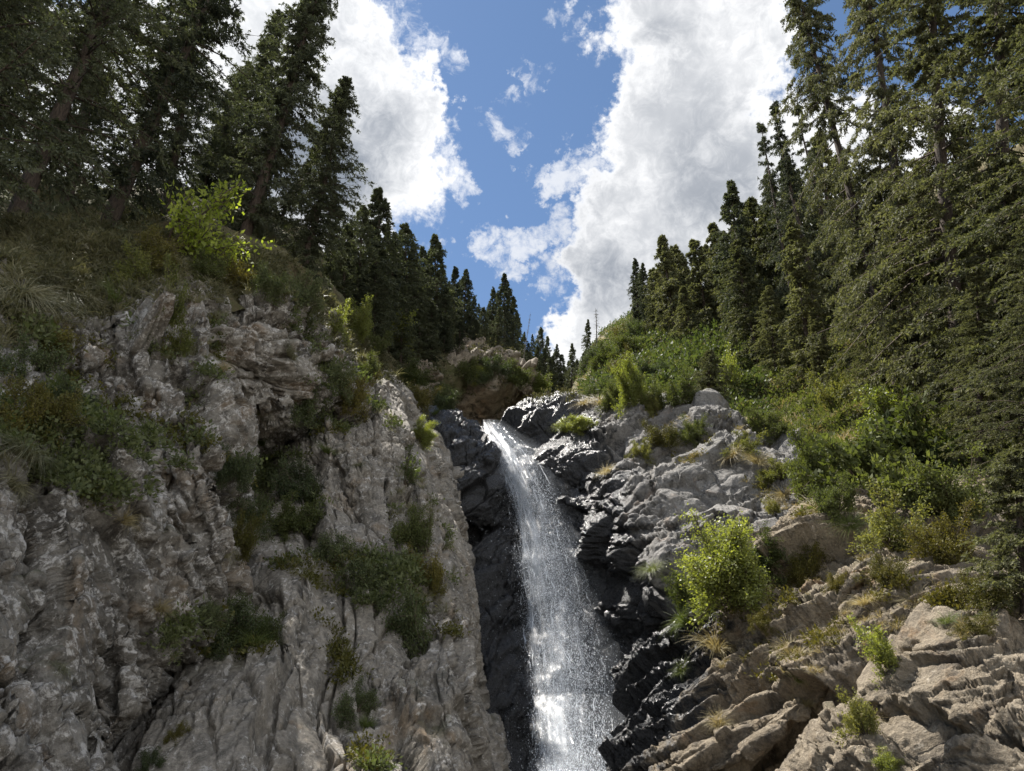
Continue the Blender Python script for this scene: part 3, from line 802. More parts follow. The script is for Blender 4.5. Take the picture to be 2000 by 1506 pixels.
def spruce(seed, H, R, nbr, ntw, nsh, sh_len, sh_w, bare=0.06, gap=0.25, lean_up=0.15, top_bare=0.0, sparse=1.0, mat=None, tri=4, pad=0.0):
    """a Schrenk-type spruce: narrow column of drooping branches. Returns (trunk mesh, crown mesh)"""
    rng = np.random.default_rng(seed)
    mat = mat or M_NEEDLE
    # trunk with a slight wander
    hz = np.linspace(0, 1, 26)
    off = np.stack([np.sin(hz * 5 + seed) * 0.012 * H * hz, np.cos(hz * 4 + seed * 2) * 0.010 * H * hz, np.zeros_like(hz)], 1)
    path = np.stack([np.zeros_like(hz), np.zeros_like(hz), hz * H], 1) + off
    path[0, 2] -= 0.06 * H
    r0 = 0.0105 * H + 0.05
    wood = [tube(path, r0 * (1 - hz) ** 0.8 + 0.012, 8)]

    def on_trunk(h):
        return np.stack([np.interp(h, hz, path[:, i]) for i in range(3)], -1)
    h = bare + (0.992 - bare) * np.sort(rng.random(nbr)) ** 0.92
    az = (np.arange(nbr) * 2.39996 + rng.normal(0, 0.5, nbr))
    prof = np.minimum(1.0, ((1 - h) * 2.1 + 0.03)) ** 0.85 * np.clip((h - bare) / 0.10 + 0.45, 0, 1)
    clump = 0.72 + 0.55 * vnoise(np.stack([h * H * 0.45, np.cos(az) * 1.2, np.sin(az) * 1.2], 1), seed) + rng.normal(0, 0.16, nbr)
    L = R * prof * np.clip(clump, 0.28, 1.5) + 0.05
    if gap:
        keep = rng.random(nbr) > gap * (vnoise(np.stack([h * H * 0.8, np.cos(az) * 1.5 + 9, np.sin(az) * 1.5], 1), seed + 5) > 0.15)
        h, az, L = h[keep], az[keep], L[keep]
    nb = len(h)
    out = np.stack([np.cos(az), np.sin(az), np.zeros(nb)], 1)
    sidev = np.stack([-np.sin(az), np.cos(az), np.zeros(nb)], 1)
    rise = lean_up + 0.55 * np.clip(h - 0.55, 0, 1) + rng.normal(0, 0.12, nb)
    drop = 0.62 + rng.normal(0, 0.12, nb) - 0.45 * np.clip(h - 0.5, 0, 1)
    org = on_trunk(h)

    def along(s, i):
        # branch curve: out, first rising then sagging, the tip lifting again
        z = L[i] * (rise[i] * s - drop[i] * s ** 2 + 0.22 * s ** 4)
        return org[i] + out[i] * (L[i] * s)[:, None] + np.array((0, 0, 1.0)) * z[:, None]
    # limbs
    s5 = np.linspace(0, 1, tri)
    for i in range(nb):
        pts = along(s5, np.full(tri, i))
        r = 0.06 * r0 + 0.008 * L[i]
        wood.append(tube(pts, r * (1 - 0.85 * s5), 3))
    # twigs
    i = np.repeat(np.arange(nb), ntw)
    s = 0.12 + 0.9 * rng.random(len(i)) ** (0.75 * sparse)
    if pad:      # sprays gather in a few bunches on every branch
        kb = rng.integers(0, 4, len(i))
        ctr = 0.22 + 0.26 * kb + 0.12 * np.sin(i * 7.3 + kb)
        s = np.clip(ctr + rng.normal(0, 0.07, len(i)), 0.05, 1.03)
    s = np.minimum(s, 1.0)
    tb = along(s, i)
    sg = np.where(rng.random(len(i)) < 0.5, -1.0, 1.0)
    td = out[i] * (0.55 + 0.5 * rng.random(len(i)))[:, None] + sidev[i] * (sg * (0.35 + 0.6 * rng.random(len(i))))[:, None]
    td[:, 2] -= 0.25 + 0.75 * rng.random(len(i)) * (1 - 0.6 * h[i])
    td[:, 2] += 0.5 * np.clip(h[i] - 0.7, 0, 1)
    td = unit(td)
    tl = pad * (0.4 + 0.9 * rng.random(len(i))) * np.clip(L[i] / R, 0.35, 1.0) ** 0.5 if pad else (0.16 + 0.34 * rng.random(len(i))) * L[i] * (1.15 - 0.6 * s) + 0.06
    # needle brushes along each twig
    k = np.repeat(np.arange(len(i)), nsh)
    u = rng.random(len(k)) ** 0.8
    sb = tb[k] + td[k] * (tl[k] * u)[:, None]
    sb[:, 2] -= 0.25 * tl[k] * u ** 2
    sd = td[k] + rng.normal(0, 0.7 if pad else 0.55, (len(k), 3))
    sd[:, 2] -= 0.15
    v, f = kites(sb, sd, sh_len * (0.6 + 0.8 * rng.random(len(k))), sh_w * (0.6 + 0.8 * rng.random(len(k))), rng, 0.5)
    tr = quad_mesh('trunk', *join(wood), M_BARK, True)
    cr = quad_mesh('crown', v, f, mat)
    return tr, cr


def snag(seed, H):
    rng = np.random.default_rng(seed)
    hz = np.linspace(0, 1, 10)
    path = np.stack([0.01 * H * np.sin(hz * 6), 0 * hz, hz * H - 0.05 * H * (hz == 0)], 1)
    wood = [tube(path, 0.012 * H * (1 - hz) ** 0.7 + 0.02, 6)]
    limbs = []
    for i in range(70):
        hh = 0.12 + 0.84 * rng.random()
        a = rng.random() * 6.28
        L = (0.03 + 0.10 * (1 - hh) * rng.random()) * H + 0.1
        d = np.array((math.cos(a), math.sin(a), -0.25 + 0.5 * rng.random()))
        p0 = np.array((np.interp(hh, hz, path[:, 0]), 0, hh * H))
        limbs.append(tube([p0, p0 + d * L * 0.5, p0 + d * L + np.array((0, 0, -0.1 * L))], [0.0035 * H, 0.0025 * H, 0.001 * H], 3))
    return quad_mesh('trunk', *join(wood + limbs), M_DEAD, True)


def shrub(seed, W, H, stems, subs, leaves, leaf_len, leaf_w, mat, up=0.7, open_=1.0, droop=0.2, one_side=None, wood_r=0.012):
    """leafy bush: stems from one foot, side shoots, leaves towards the ends. W, H in metres"""
    rng = np.random.default_rng(seed)
    az = rng.random(stems) * 2 * math.pi
    el = np.clip(rng.normal(up, 0.3, stems), 0.08, 1.5)
    d = np.stack([np.cos(az) * np.cos(el), np.sin(az) * np.cos(el), np.sin(el)], 1)
    if one_side is not None:
        d = unit(d + np.asarray(one_side))
    sc_ = np.array((W * 0.5, W * 0.5, H))
    Ls = 0.55 + 0.5 * rng.random(stems)
    bend = rng.normal(0, 0.22, (stems, 3)); bend[:, 2] -= droop

    def along(i, s):
        return (d[i] * (Ls[i] * s)[:, None] + bend[i] * (Ls[i] * s ** 2)[:, None]) * sc_
    wood = []
    s4 = np.linspace(0, 1, 6)
    for i in range(stems):
        pts = along(np.full(6, i), s4)
        wood.append(tube(pts, wood_r * H * (1 - 0.85 * s4) + 0.003, 4))
    ii = np.repeat(np.arange(stems), subs)
    s = 0.30 + 0.70 * rng.random(len(ii)) ** 0.8
    sb = along(ii, s)
    sd = unit(d[ii] * sc_ * 0.8 + rng.normal(0, 0.62, (len(ii), 3)) * sc_)
    sl = (0.10 + 0.24 * rng.random(len(ii))) * 0.5 * (W + H) * 0.75 * open_
    for i in range(len(ii)):
        if rng.random() < 0.6:
            wood.append(tube(np.array([sb[i], sb[i] + sd[i] * sl[i] * 0.5, sb[i] + sd[i] * sl[i] - np.array((0, 0, 0.06 * sl[i]))]), np.array((0.4, 0.3, 0.1)) * wood_r * H + 0.002, 3))
    k = np.repeat(np.arange(len(ii)), leaves)
    u = 0.15 + 0.85 * rng.random(len(k))
    lb = sb[k] + sd[k] * (sl[k] * u)[:, None] + rng.normal(0, 0.035, (len(k), 3)) * (W + H) * 0.5
    lb[:, 2] -= 0.06 * sl[k] * u ** 2
    ld = sd[k] * 0.6 + rng.normal(0, 0.7, (len(k), 3))
    ld[:, 2] -= 0.1
    v, f = kites(lb, ld, leaf_len * (0.6 + 0.8 * rng.random(len(k))), leaf_w * (0.6 + 0.8 * rng.random(len(k))), rng, 0.45)
    v[:, 2] = np.maximum(v[:, 2], -0.25 * H)
    return quad_mesh('stem', *join(wood), M_TWIG, True), quad_mesh('foliage', v, f, mat)


def tuft_arrays(rng, n, W, H, width, hang=0.5, lean=(0, 0, 0)):
    """grass clump: curved blades fanning out of one root and drooping"""
    az = rng.random(n) * 2 * math.pi
    sp = rng.random(n) ** 0.7
    L = H * (0.55 + 0.6 * rng.random(n))
    d0 = unit(np.stack([np.cos(az) * sp * W / H, np.sin(az) * sp * W / H, np.ones(n)], 1) + np.asarray(lean))
    root = np.stack([np.cos(az) * sp, np.sin(az) * sp, 0 * az - 0.03], 1) * W * 0.16
    s = np.linspace(0, 1, 5)
    side = unit(np.cross(d0, np.array((0, 0, 1.0)) + rng.normal(0, 0.3, (n, 3))))
    ctr = root[:, None] + d0[:, None] * (L[:, None] * s)[..., None]
    ctr = ctr + np.array((0, 0, -1.0)) * (hang * L[:, None] * s ** 2.2 * (0.5 + rng.random(n))[:, None])[..., None]
    ctr = ctr + (np.stack([np.cos(az), np.sin(az), 0 * az], 1)[:, None] * (0.45 * hang * L[:, None] * s ** 2)[..., None])
    w = width * (1 - s) ** 0.7 + 0.0008
    a = ctr + side[:, None] * w[None, :, None] * 0.5
    b = ctr - side[:, None] * w[None, :, None] * 0.5
    v = np.stack([a, b], 2).reshape(-1, 3)                # n x 5 x 2
    base = (np.arange(n) * 10)[:, None] + (np.arange(4) * 2)[None]
    f = np.stack([base, base + 1, base + 3, base + 2], -1).reshape(-1, 4)
    return v, f


# ------------------------------------------------------------------ finding the ground
SOLID = [o for o in COL.objects if o.type == 'MESH' and o.name.split('.')[0] in ('cliff_terrain', 'hill')]
bpy.context.view_layer.update()
DG = bpy.context.evaluated_depsgraph_get()


def hit_ray(origin, direction, far=500.0):
    ok, loc, nor, idx, ob, mtx = SC.ray_cast(DG, Vector(origin), Vector(direction), distance=far)
    if not ok:
        return None
    n = np.array(nor)
    if n @ np.array(direction) > 0:
        n = -n
    return np.array(loc), n, ob.name


def ground_at(px, py):
    return hit_ray(EYE, ray(px, py))


def drop_to_ground(p, up=5.0, down=9.0):
    h = hit_ray(p + np.array((0, 0, up)), (0, 0, -1), up + down)
    return h[0] if h else None


TERRAIN_HITS = {}
rnd = random.Random(4)


def copy_thing(root, label):
    r = root.copy(); COL.objects.link(r)
    r['label'] = label
    for ch in root.children:
        c = ch.copy(); COL.objects.link(c); c.parent = r
        c.matrix_parent_inverse = ch.matrix_parent_inverse.copy()
    return r


class Proto:
    """one kind of plant: its part meshes; the first plant uses them, later ones are copies"""
    def __init__(self, name, cat, group, parts, H):
        self.name, self.cat, self.group, self.parts, self.H, self.first = name, cat, group, parts, H, None

    def place(self, label, matrix):
        if self.first is None:
            r = bpy.data.objects.new(self.name, None); COL.objects.link(r)
            r.empty_display_size = 0.3
            r['label'] = label; r['category'] = self.cat; r['group'] = self.group
            for pn, me in self.parts:
                link(pn, me, r)
            self.first = r
        else:
            r = copy_thing(self.first, label)
        r.matrix_world = matrix
        return r


def stand(base, top, H, width, spin):
    """matrix of a plant of model height H standing at base and reaching to top"""
    ax = Vector(top - base)
    L = ax.length
    q = ax.to_track_quat('Z', 'Y')
    s = L / H
    M = Matrix.Translation(Vector(base)) @ q.to_matrix().to_4x4() @ Matrix.Rotation(spin, 4, 'Z')
    return M @ Matrix.Diagonal((s * width, s * width, s, 1))
# ------------------------------------------------------------------ the waterfall
FALL_EDGES = [  # picture row, left edge, right edge (photo pixels)
    (830, 940, 976), (860, 948, 1010), (890, 960, 1050), (940, 978, 1078), (990, 994, 1095), (1050, 1002, 1118), (1100, 1006, 1140),
    (1200, 1014, 1166), (1340, 1026, 1192), (1450, 1032, 1205), (1560, 1036, 1222), (1700, 1040, 1240)]
_rows = np.array(FALL_EDGES, float)
_y = np.linspace(830, 1690, 90)
_l = np.interp(_y, _rows[:, 0], _rows[:, 1]); _rr = np.interp(_y, _rows[:, 0], _rows[:, 2])
_d = []
for y, a, b in zip(_y, _l, _rr):
    ts = [np.linalg.norm(h[0] - EYE) for u in (0.1, 0.35, 0.6, 0.9) for h in [ground_at(a + (b - a) * u, y)] if h]
    _d.append(np.percentile(ts, 20) if ts else np.nan)
_d = np.array(_d); _ok = ~np.isnan(_d)
_d = np.interp(_y, _y[_ok], _d[_ok])
_d = np.minimum.accumulate(np.convolve(np.pad(_d, 8, mode='edge'), np.ones(17) / 17, 'valid')) - 0.6
FALL_L = np.array([P(a, y, t) for a, y, t in zip(_l, _y, _d)])
FALL_R = np.array([P(b, y, t) for b, y, t in zip(_rr, _y, _d)])


def fall_point(s, u):
    """s: 0 at the lip, 1 below the picture; u: 0 left edge, 1 right edge"""
    x = s * (len(_y) - 1)
    i = np.arange(len(_y))
    L = np.stack([np.interp(x, i, FALL_L[:, k]) for k in range(3)], -1)
    R_ = np.stack([np.interp(x, i, FALL_R[:, k]) for k in range(3)], -1)
    p = L + (R_ - L) * u[..., None]
    bulge = np.sin(np.clip(u, 0, 1) * math.pi)
    wdt = np.linalg.norm(R_ - L, axis=-1)
    p[..., 1] -= 0.16 * wdt * bulge
    return p


def water_sheet_material(name, seed, lo, hi, amax, fx, fy):
    m, t, out = new_mat(name)
    uv = t.n('ShaderNodeUVMap').outputs[0]
    sp = t.n('ShaderNodeSeparateXYZ', {0: uv})
    mp = t.n('ShaderNodeMapping', {'Vector': uv, 'Scale': (fx, fy, 1), 'Location': (seed * 3.1, seed * 1.7, 0)}).outputs[0]
    n1 = t.noise(mp, 1.0, 7, 0.68, dist=0.5).outputs['Fac']
    mp2 = t.n('ShaderNodeMapping', {'Vector': uv, 'Scale': (fx * 5, fy * 3.5, 1), 'Location': (seed * 5.1, seed, 0)}).outputs[0]
    n2 = t.noise(mp2, 1.0, 5, 0.7).outputs['Fac']
    mp3 = t.n('ShaderNodeMapping', {'Vector': uv, 'Scale': (90, 300, 1)}).outputs[0]
    n3 = t.noise(mp3, 1.0, 2, 0.6).outputs['Fac']
    nn = t.math('ADD', t.math('MULTIPLY', n1, 0.5), t.math('ADD', t.math('MULTIPLY', n2, 0.3), t.math('MULTIPLY', n3, 0.16)))
    ux = t.math('ADD', sp.outputs[0], t.math('MULTIPLY', t.math('SUBTRACT', n2, 0.5), 0.22))
    ex = t.math('MULTIPLY', t.mr(ux, 0.0, 0.22, 0, 1, smooth=True), t.mr(ux, 1.0, 0.5, 0, 1, smooth=True))
    top = t.mr(sp.outputs[1], 0.0, 0.02, 0.5, 1)
    a = t.mr(t.math('ADD', nn, t.math('MULTIPLY', t.math('SUBTRACT', ex, 1.0), 0.34)), lo, hi, 0, amax, smooth=True)
    a = t.math('MULTIPLY', a, t.math('MULTIPLY', top, t.mr(ex, 0, 0.15, 0, 1)))
    df = t.n('ShaderNodeBsdfDiffuse', {'Color': (0.66, 0.70, 0.75, 1)})
    tl = t.n('ShaderNodeBsdfTranslucent', {'Color': (0.66, 0.71, 0.77, 1)})
    gl = t.n('ShaderNodeBsdfGlossy', {'Color': (1, 1, 1, 1), 'Roughness': 0.35})
    mx = t.n('ShaderNodeMixShader', {0: 0.62, 1: df.outputs[0], 2: tl.outputs[0]})
    mx = t.n('ShaderNodeMixShader', {0: 0.05, 1: mx.outputs[0], 2: gl.outputs[0]})
    tr = t.n('ShaderNodeBsdfTransparent')
    fin = t.n('ShaderNodeMixShader', {0: a, 1: tr.outputs[0], 2: mx.outputs[0]})
    t.link(fin.outputs[0], out.inputs[0])
    return m


def drop_material():
    m, t, out = new_mat('white_water_drops')
    df = t.n('ShaderNodeBsdfDiffuse', {'Color': (0.8, 0.83, 0.87, 1)})
    tl = t.n('ShaderNodeBsdfTranslucent', {'Color': (0.8, 0.84, 0.89, 1)})
    gl = t.n('ShaderNodeBsdfGlossy', {'Color': (1, 1, 1, 1), 'Roughness': 0.2})
    mx = t.n('ShaderNodeMixShader', {0: 0.62, 1: df.outputs[0], 2: tl.outputs[0]})
    mx = t.n('ShaderNodeMixShader', {0: 0.2, 1: mx.outputs[0], 2: gl.outputs[0]})
    t.link(mx.outputs[0], out.inputs[0])
    return m


M_DROP = drop_material()


def fall_sheet(seed, u0, u1, off, mat, nu=40, nv=260):
    u = np.linspace(u0, u1, nu)[None].repeat(nv, 0)
    s = np.linspace(0, 1, nv)[:, None].repeat(nu, 1)
    G = fall_point(s, u)
    q = np.stack([u * 7, s * 18, 0 * u], -1).reshape(-1, 3)
    b = fbm(q, 4, seed).reshape(u.shape)
    G[..., 1] -= off + 0.22 * b * np.clip(s * 8, 0.1, 1)
    G[..., 0] += 0.12 * fbm(q + 40, 3, seed + 3).reshape(u.shape)
    me = mesh_from_grid('waterfall_water', G, mat, None, smooth=True)
    uvl = me.uv_layers.new(name='UVMap')
    uu = (np.arange(nu) / (nu - 1))[None].repeat(nv, 0).reshape(-1); vv = s.reshape(-1)
    li = np.empty(len(me.loops), np.int32); me.loops.foreach_get('vertex_index', li)
    uvl.data.foreach_set('uv', np.stack([uu[li], vv[li]], 1).astype(np.float32).reshape(-1))
    return me


water = link('waterfall_water', fall_sheet(1, -0.02, 0.75, 0.0, water_sheet_material('fall_core', 1, 0.37, 0.62, 0.9, 8, 4)), kind='structure', label='white water falling down the dark rock')
link('torn_water', fall_sheet(2, -0.08, 1.15, 0.22, water_sheet_material('fall_torn', 2, 0.40, 0.64, 0.75, 9, 6)), water)
link('thin_water', fall_sheet(3, -0.15, 1.65, 0.5, water_sheet_material('fall_veil', 3, 0.24, 0.80, 0.55, 3, 3)), water)


def strands():
    rng = np.random.default_rng(5)
    n = 650
    s0 = rng.random(n) ** 0.9 * 0.97
    u0 = np.clip(rng.beta(1.7, 2.0, n) * 1.05 - 0.03, -0.06, 1.1)
    Ls = 0.008 + 0.045 * rng.random(n) ** 2
    w = 0.006 + 0.022 * rng.random(n) ** 3
    k = 7
    tt = np.linspace(0, 1, k)
    s = np.clip(s0[:, None] + Ls[:, None] * tt, 0, 1)
    u = u0[:, None] + 0.03 * rng.normal(size=(n, 1)) * tt + 0.006 * rng.normal(size=(n, k))
    pts = fall_point(s, u)
    pts[..., 1] -= 0.1 + 0.4 * rng.random((n, 1))
    wid = w[:, None] * np.sin(np.clip(tt, 0.04, 0.96) * math.pi) * (0.5 + rng.random((n, k)))
    a, b = pts.copy(), pts.copy()
    a[..., 0] -= wid / 2; b[..., 0] += wid / 2
    a[..., 1] += rng.normal(0, 0.01, (n, k))
    v = np.stack([a, b], 2).reshape(-1, 3)
    base = (np.arange(n) * 2 * k)[:, None] + (np.arange(k - 1) * 2)[None]
    f = np.stack([base, base + 1, base + 3, base + 2], -1).reshape(-1, 4)
    # drops, each a small closed octahedron drawn out along the fall
    m = 58000
    s = rng.random(m) ** 0.85
    u = np.where(rng.random(m) < 0.75, rng.beta(1.8, 1.9, m), rng.normal(0.7, 0.5, m))
    c = fall_point(s, u)
    c += rng.normal(0, 1, (m, 3)) * np.array((0.10, 0.25, 0.15)) * (0.25 + s[:, None])
    c[:, 1] -= 0.3 * rng.random(m)
    r = 0.003 + 0.011 * rng.random(m) ** 3
    st = 1.0 + 1.5 * rng.random(m)
    o = np.array(((1, 0, 0), (0, 1, 0), (-1, 0, 0), (0, -1, 0), (0, 0, 1), (0, 0, -1)), float)
    ov = o[None] * r[:, None, None]
    ov[..., 2] *= st[:, None]
    dv = (c[:, None] + ov).reshape(-1, 3)
    tri = np.array(((0, 1, 4, 4), (1, 2, 4, 4), (2, 3, 4, 4), (3, 0, 4, 4), (1, 0, 5, 5), (2, 1, 5, 5), (3, 2, 5, 5), (0, 3, 5, 5)))[:, :3]
    df = (np.arange(m) * 6)[:, None, None] + tri[None]
    return (v, f), (dv, df.reshape(-1, 3))


def tri_mesh(name, v, f, mat):
    me = bpy.data.meshes.new(name)
    me.vertices.add(len(v)); me.vertices.foreach_set('co', np.asarray(v, np.float32).reshape(-1))
    me.loops.add(len(f) * 3); me.loops.foreach_set('vertex_index', np.asarray(f, np.int32).reshape(-1))
    me.polygons.add(len(f)); me.polygons.foreach_set('loop_start', np.arange(0, len(f) * 3, 3, dtype=np.int32))
    me.update(calc_edges=True); me.materials.append(mat)
    return me


(sv, sf), (dv_, df_) = strands()
link('water_streak', quad_mesh('water_streak', sv, sf, M_DROP, True), water, kind='stuff')
link('water_spray', tri_mesh('water_spray', dv_, df_, M_DROP), water, kind='stuff')
# ------------------------------------------------------------------ spruces
SPRUCE_GROUP = 'spruces on the slopes of the gorge'
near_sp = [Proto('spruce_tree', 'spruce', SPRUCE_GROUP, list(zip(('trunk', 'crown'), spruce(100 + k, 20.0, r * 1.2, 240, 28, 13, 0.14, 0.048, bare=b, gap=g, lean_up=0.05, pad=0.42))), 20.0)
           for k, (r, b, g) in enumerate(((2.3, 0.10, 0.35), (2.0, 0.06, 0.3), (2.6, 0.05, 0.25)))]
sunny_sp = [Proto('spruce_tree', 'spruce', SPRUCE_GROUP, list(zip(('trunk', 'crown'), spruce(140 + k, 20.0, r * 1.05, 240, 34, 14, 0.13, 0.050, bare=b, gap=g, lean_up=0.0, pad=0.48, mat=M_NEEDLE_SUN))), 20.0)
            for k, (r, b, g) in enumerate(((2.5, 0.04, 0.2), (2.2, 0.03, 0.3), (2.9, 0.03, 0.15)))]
thin_sp = [Proto('spruce_tree', 'spruce', SPRUCE_GROUP, list(zip(('trunk', 'crown'), spruce(160 + k, 20.0, r, 170, 22, 10, 0.15, 0.05, bare=b, gap=0.5, lean_up=0.1, pad=0.34))), 20.0)
           for k, (r, b) in enumerate(((1.7, 0.12), (1.5, 0.2)))]
far_sp = [Proto('spruce_tree', 'spruce', SPRUCE_GROUP, list(zip(('trunk', 'crown'), spruce(180 + k, 18.0, r * 1.18, 260, 13, 8, 0.27, 0.115, bare=b, gap=g, lean_up=0.1))), 18.0)
          for k, (r, b, g) in enumerate(((2.0, 0.04, 0.3), (1.7, 0.06, 0.35), (2.3, 0.03, 0.25), (1.5, 0.05, 0.45)))]
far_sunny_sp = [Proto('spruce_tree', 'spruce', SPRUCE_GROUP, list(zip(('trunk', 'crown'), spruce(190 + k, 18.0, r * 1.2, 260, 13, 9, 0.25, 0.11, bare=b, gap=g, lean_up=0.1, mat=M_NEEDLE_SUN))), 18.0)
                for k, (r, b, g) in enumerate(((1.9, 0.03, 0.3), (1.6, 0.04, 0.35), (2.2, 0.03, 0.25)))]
dense_sp = [Proto('spruce_tree', 'spruce', SPRUCE_GROUP, list(zip(('trunk', 'crown'), spruce(120 + k, 20.0, r, 430, 24, 11, 0.14, 0.05, bare=0.03, gap=0.12, lean_up=0.1, pad=0.36))), 20.0)
            for k, r in enumerate((2.3, 2.0))]
young_sp = [Proto('spruce_tree', 'spruce', SPRUCE_GROUP, list(zip(('trunk', 'crown'), spruce(210 + k, 4.0, r, 170, 22, 12, 0.085, 0.03, bare=0.02, gap=0.1, lean_up=0.15, pad=0.22, mat=M_NEEDLE_SUN))), 4.0)
            for k, r in enumerate((1.15, 1.35))]
LODS = {'d': dense_sp, 'y': young_sp, 'n': near_sp, 's': sunny_sp, 't': thin_sp, 'f': far_sp, 'g': far_sunny_sp}
_cnt = {k: 0 for k in LODS}

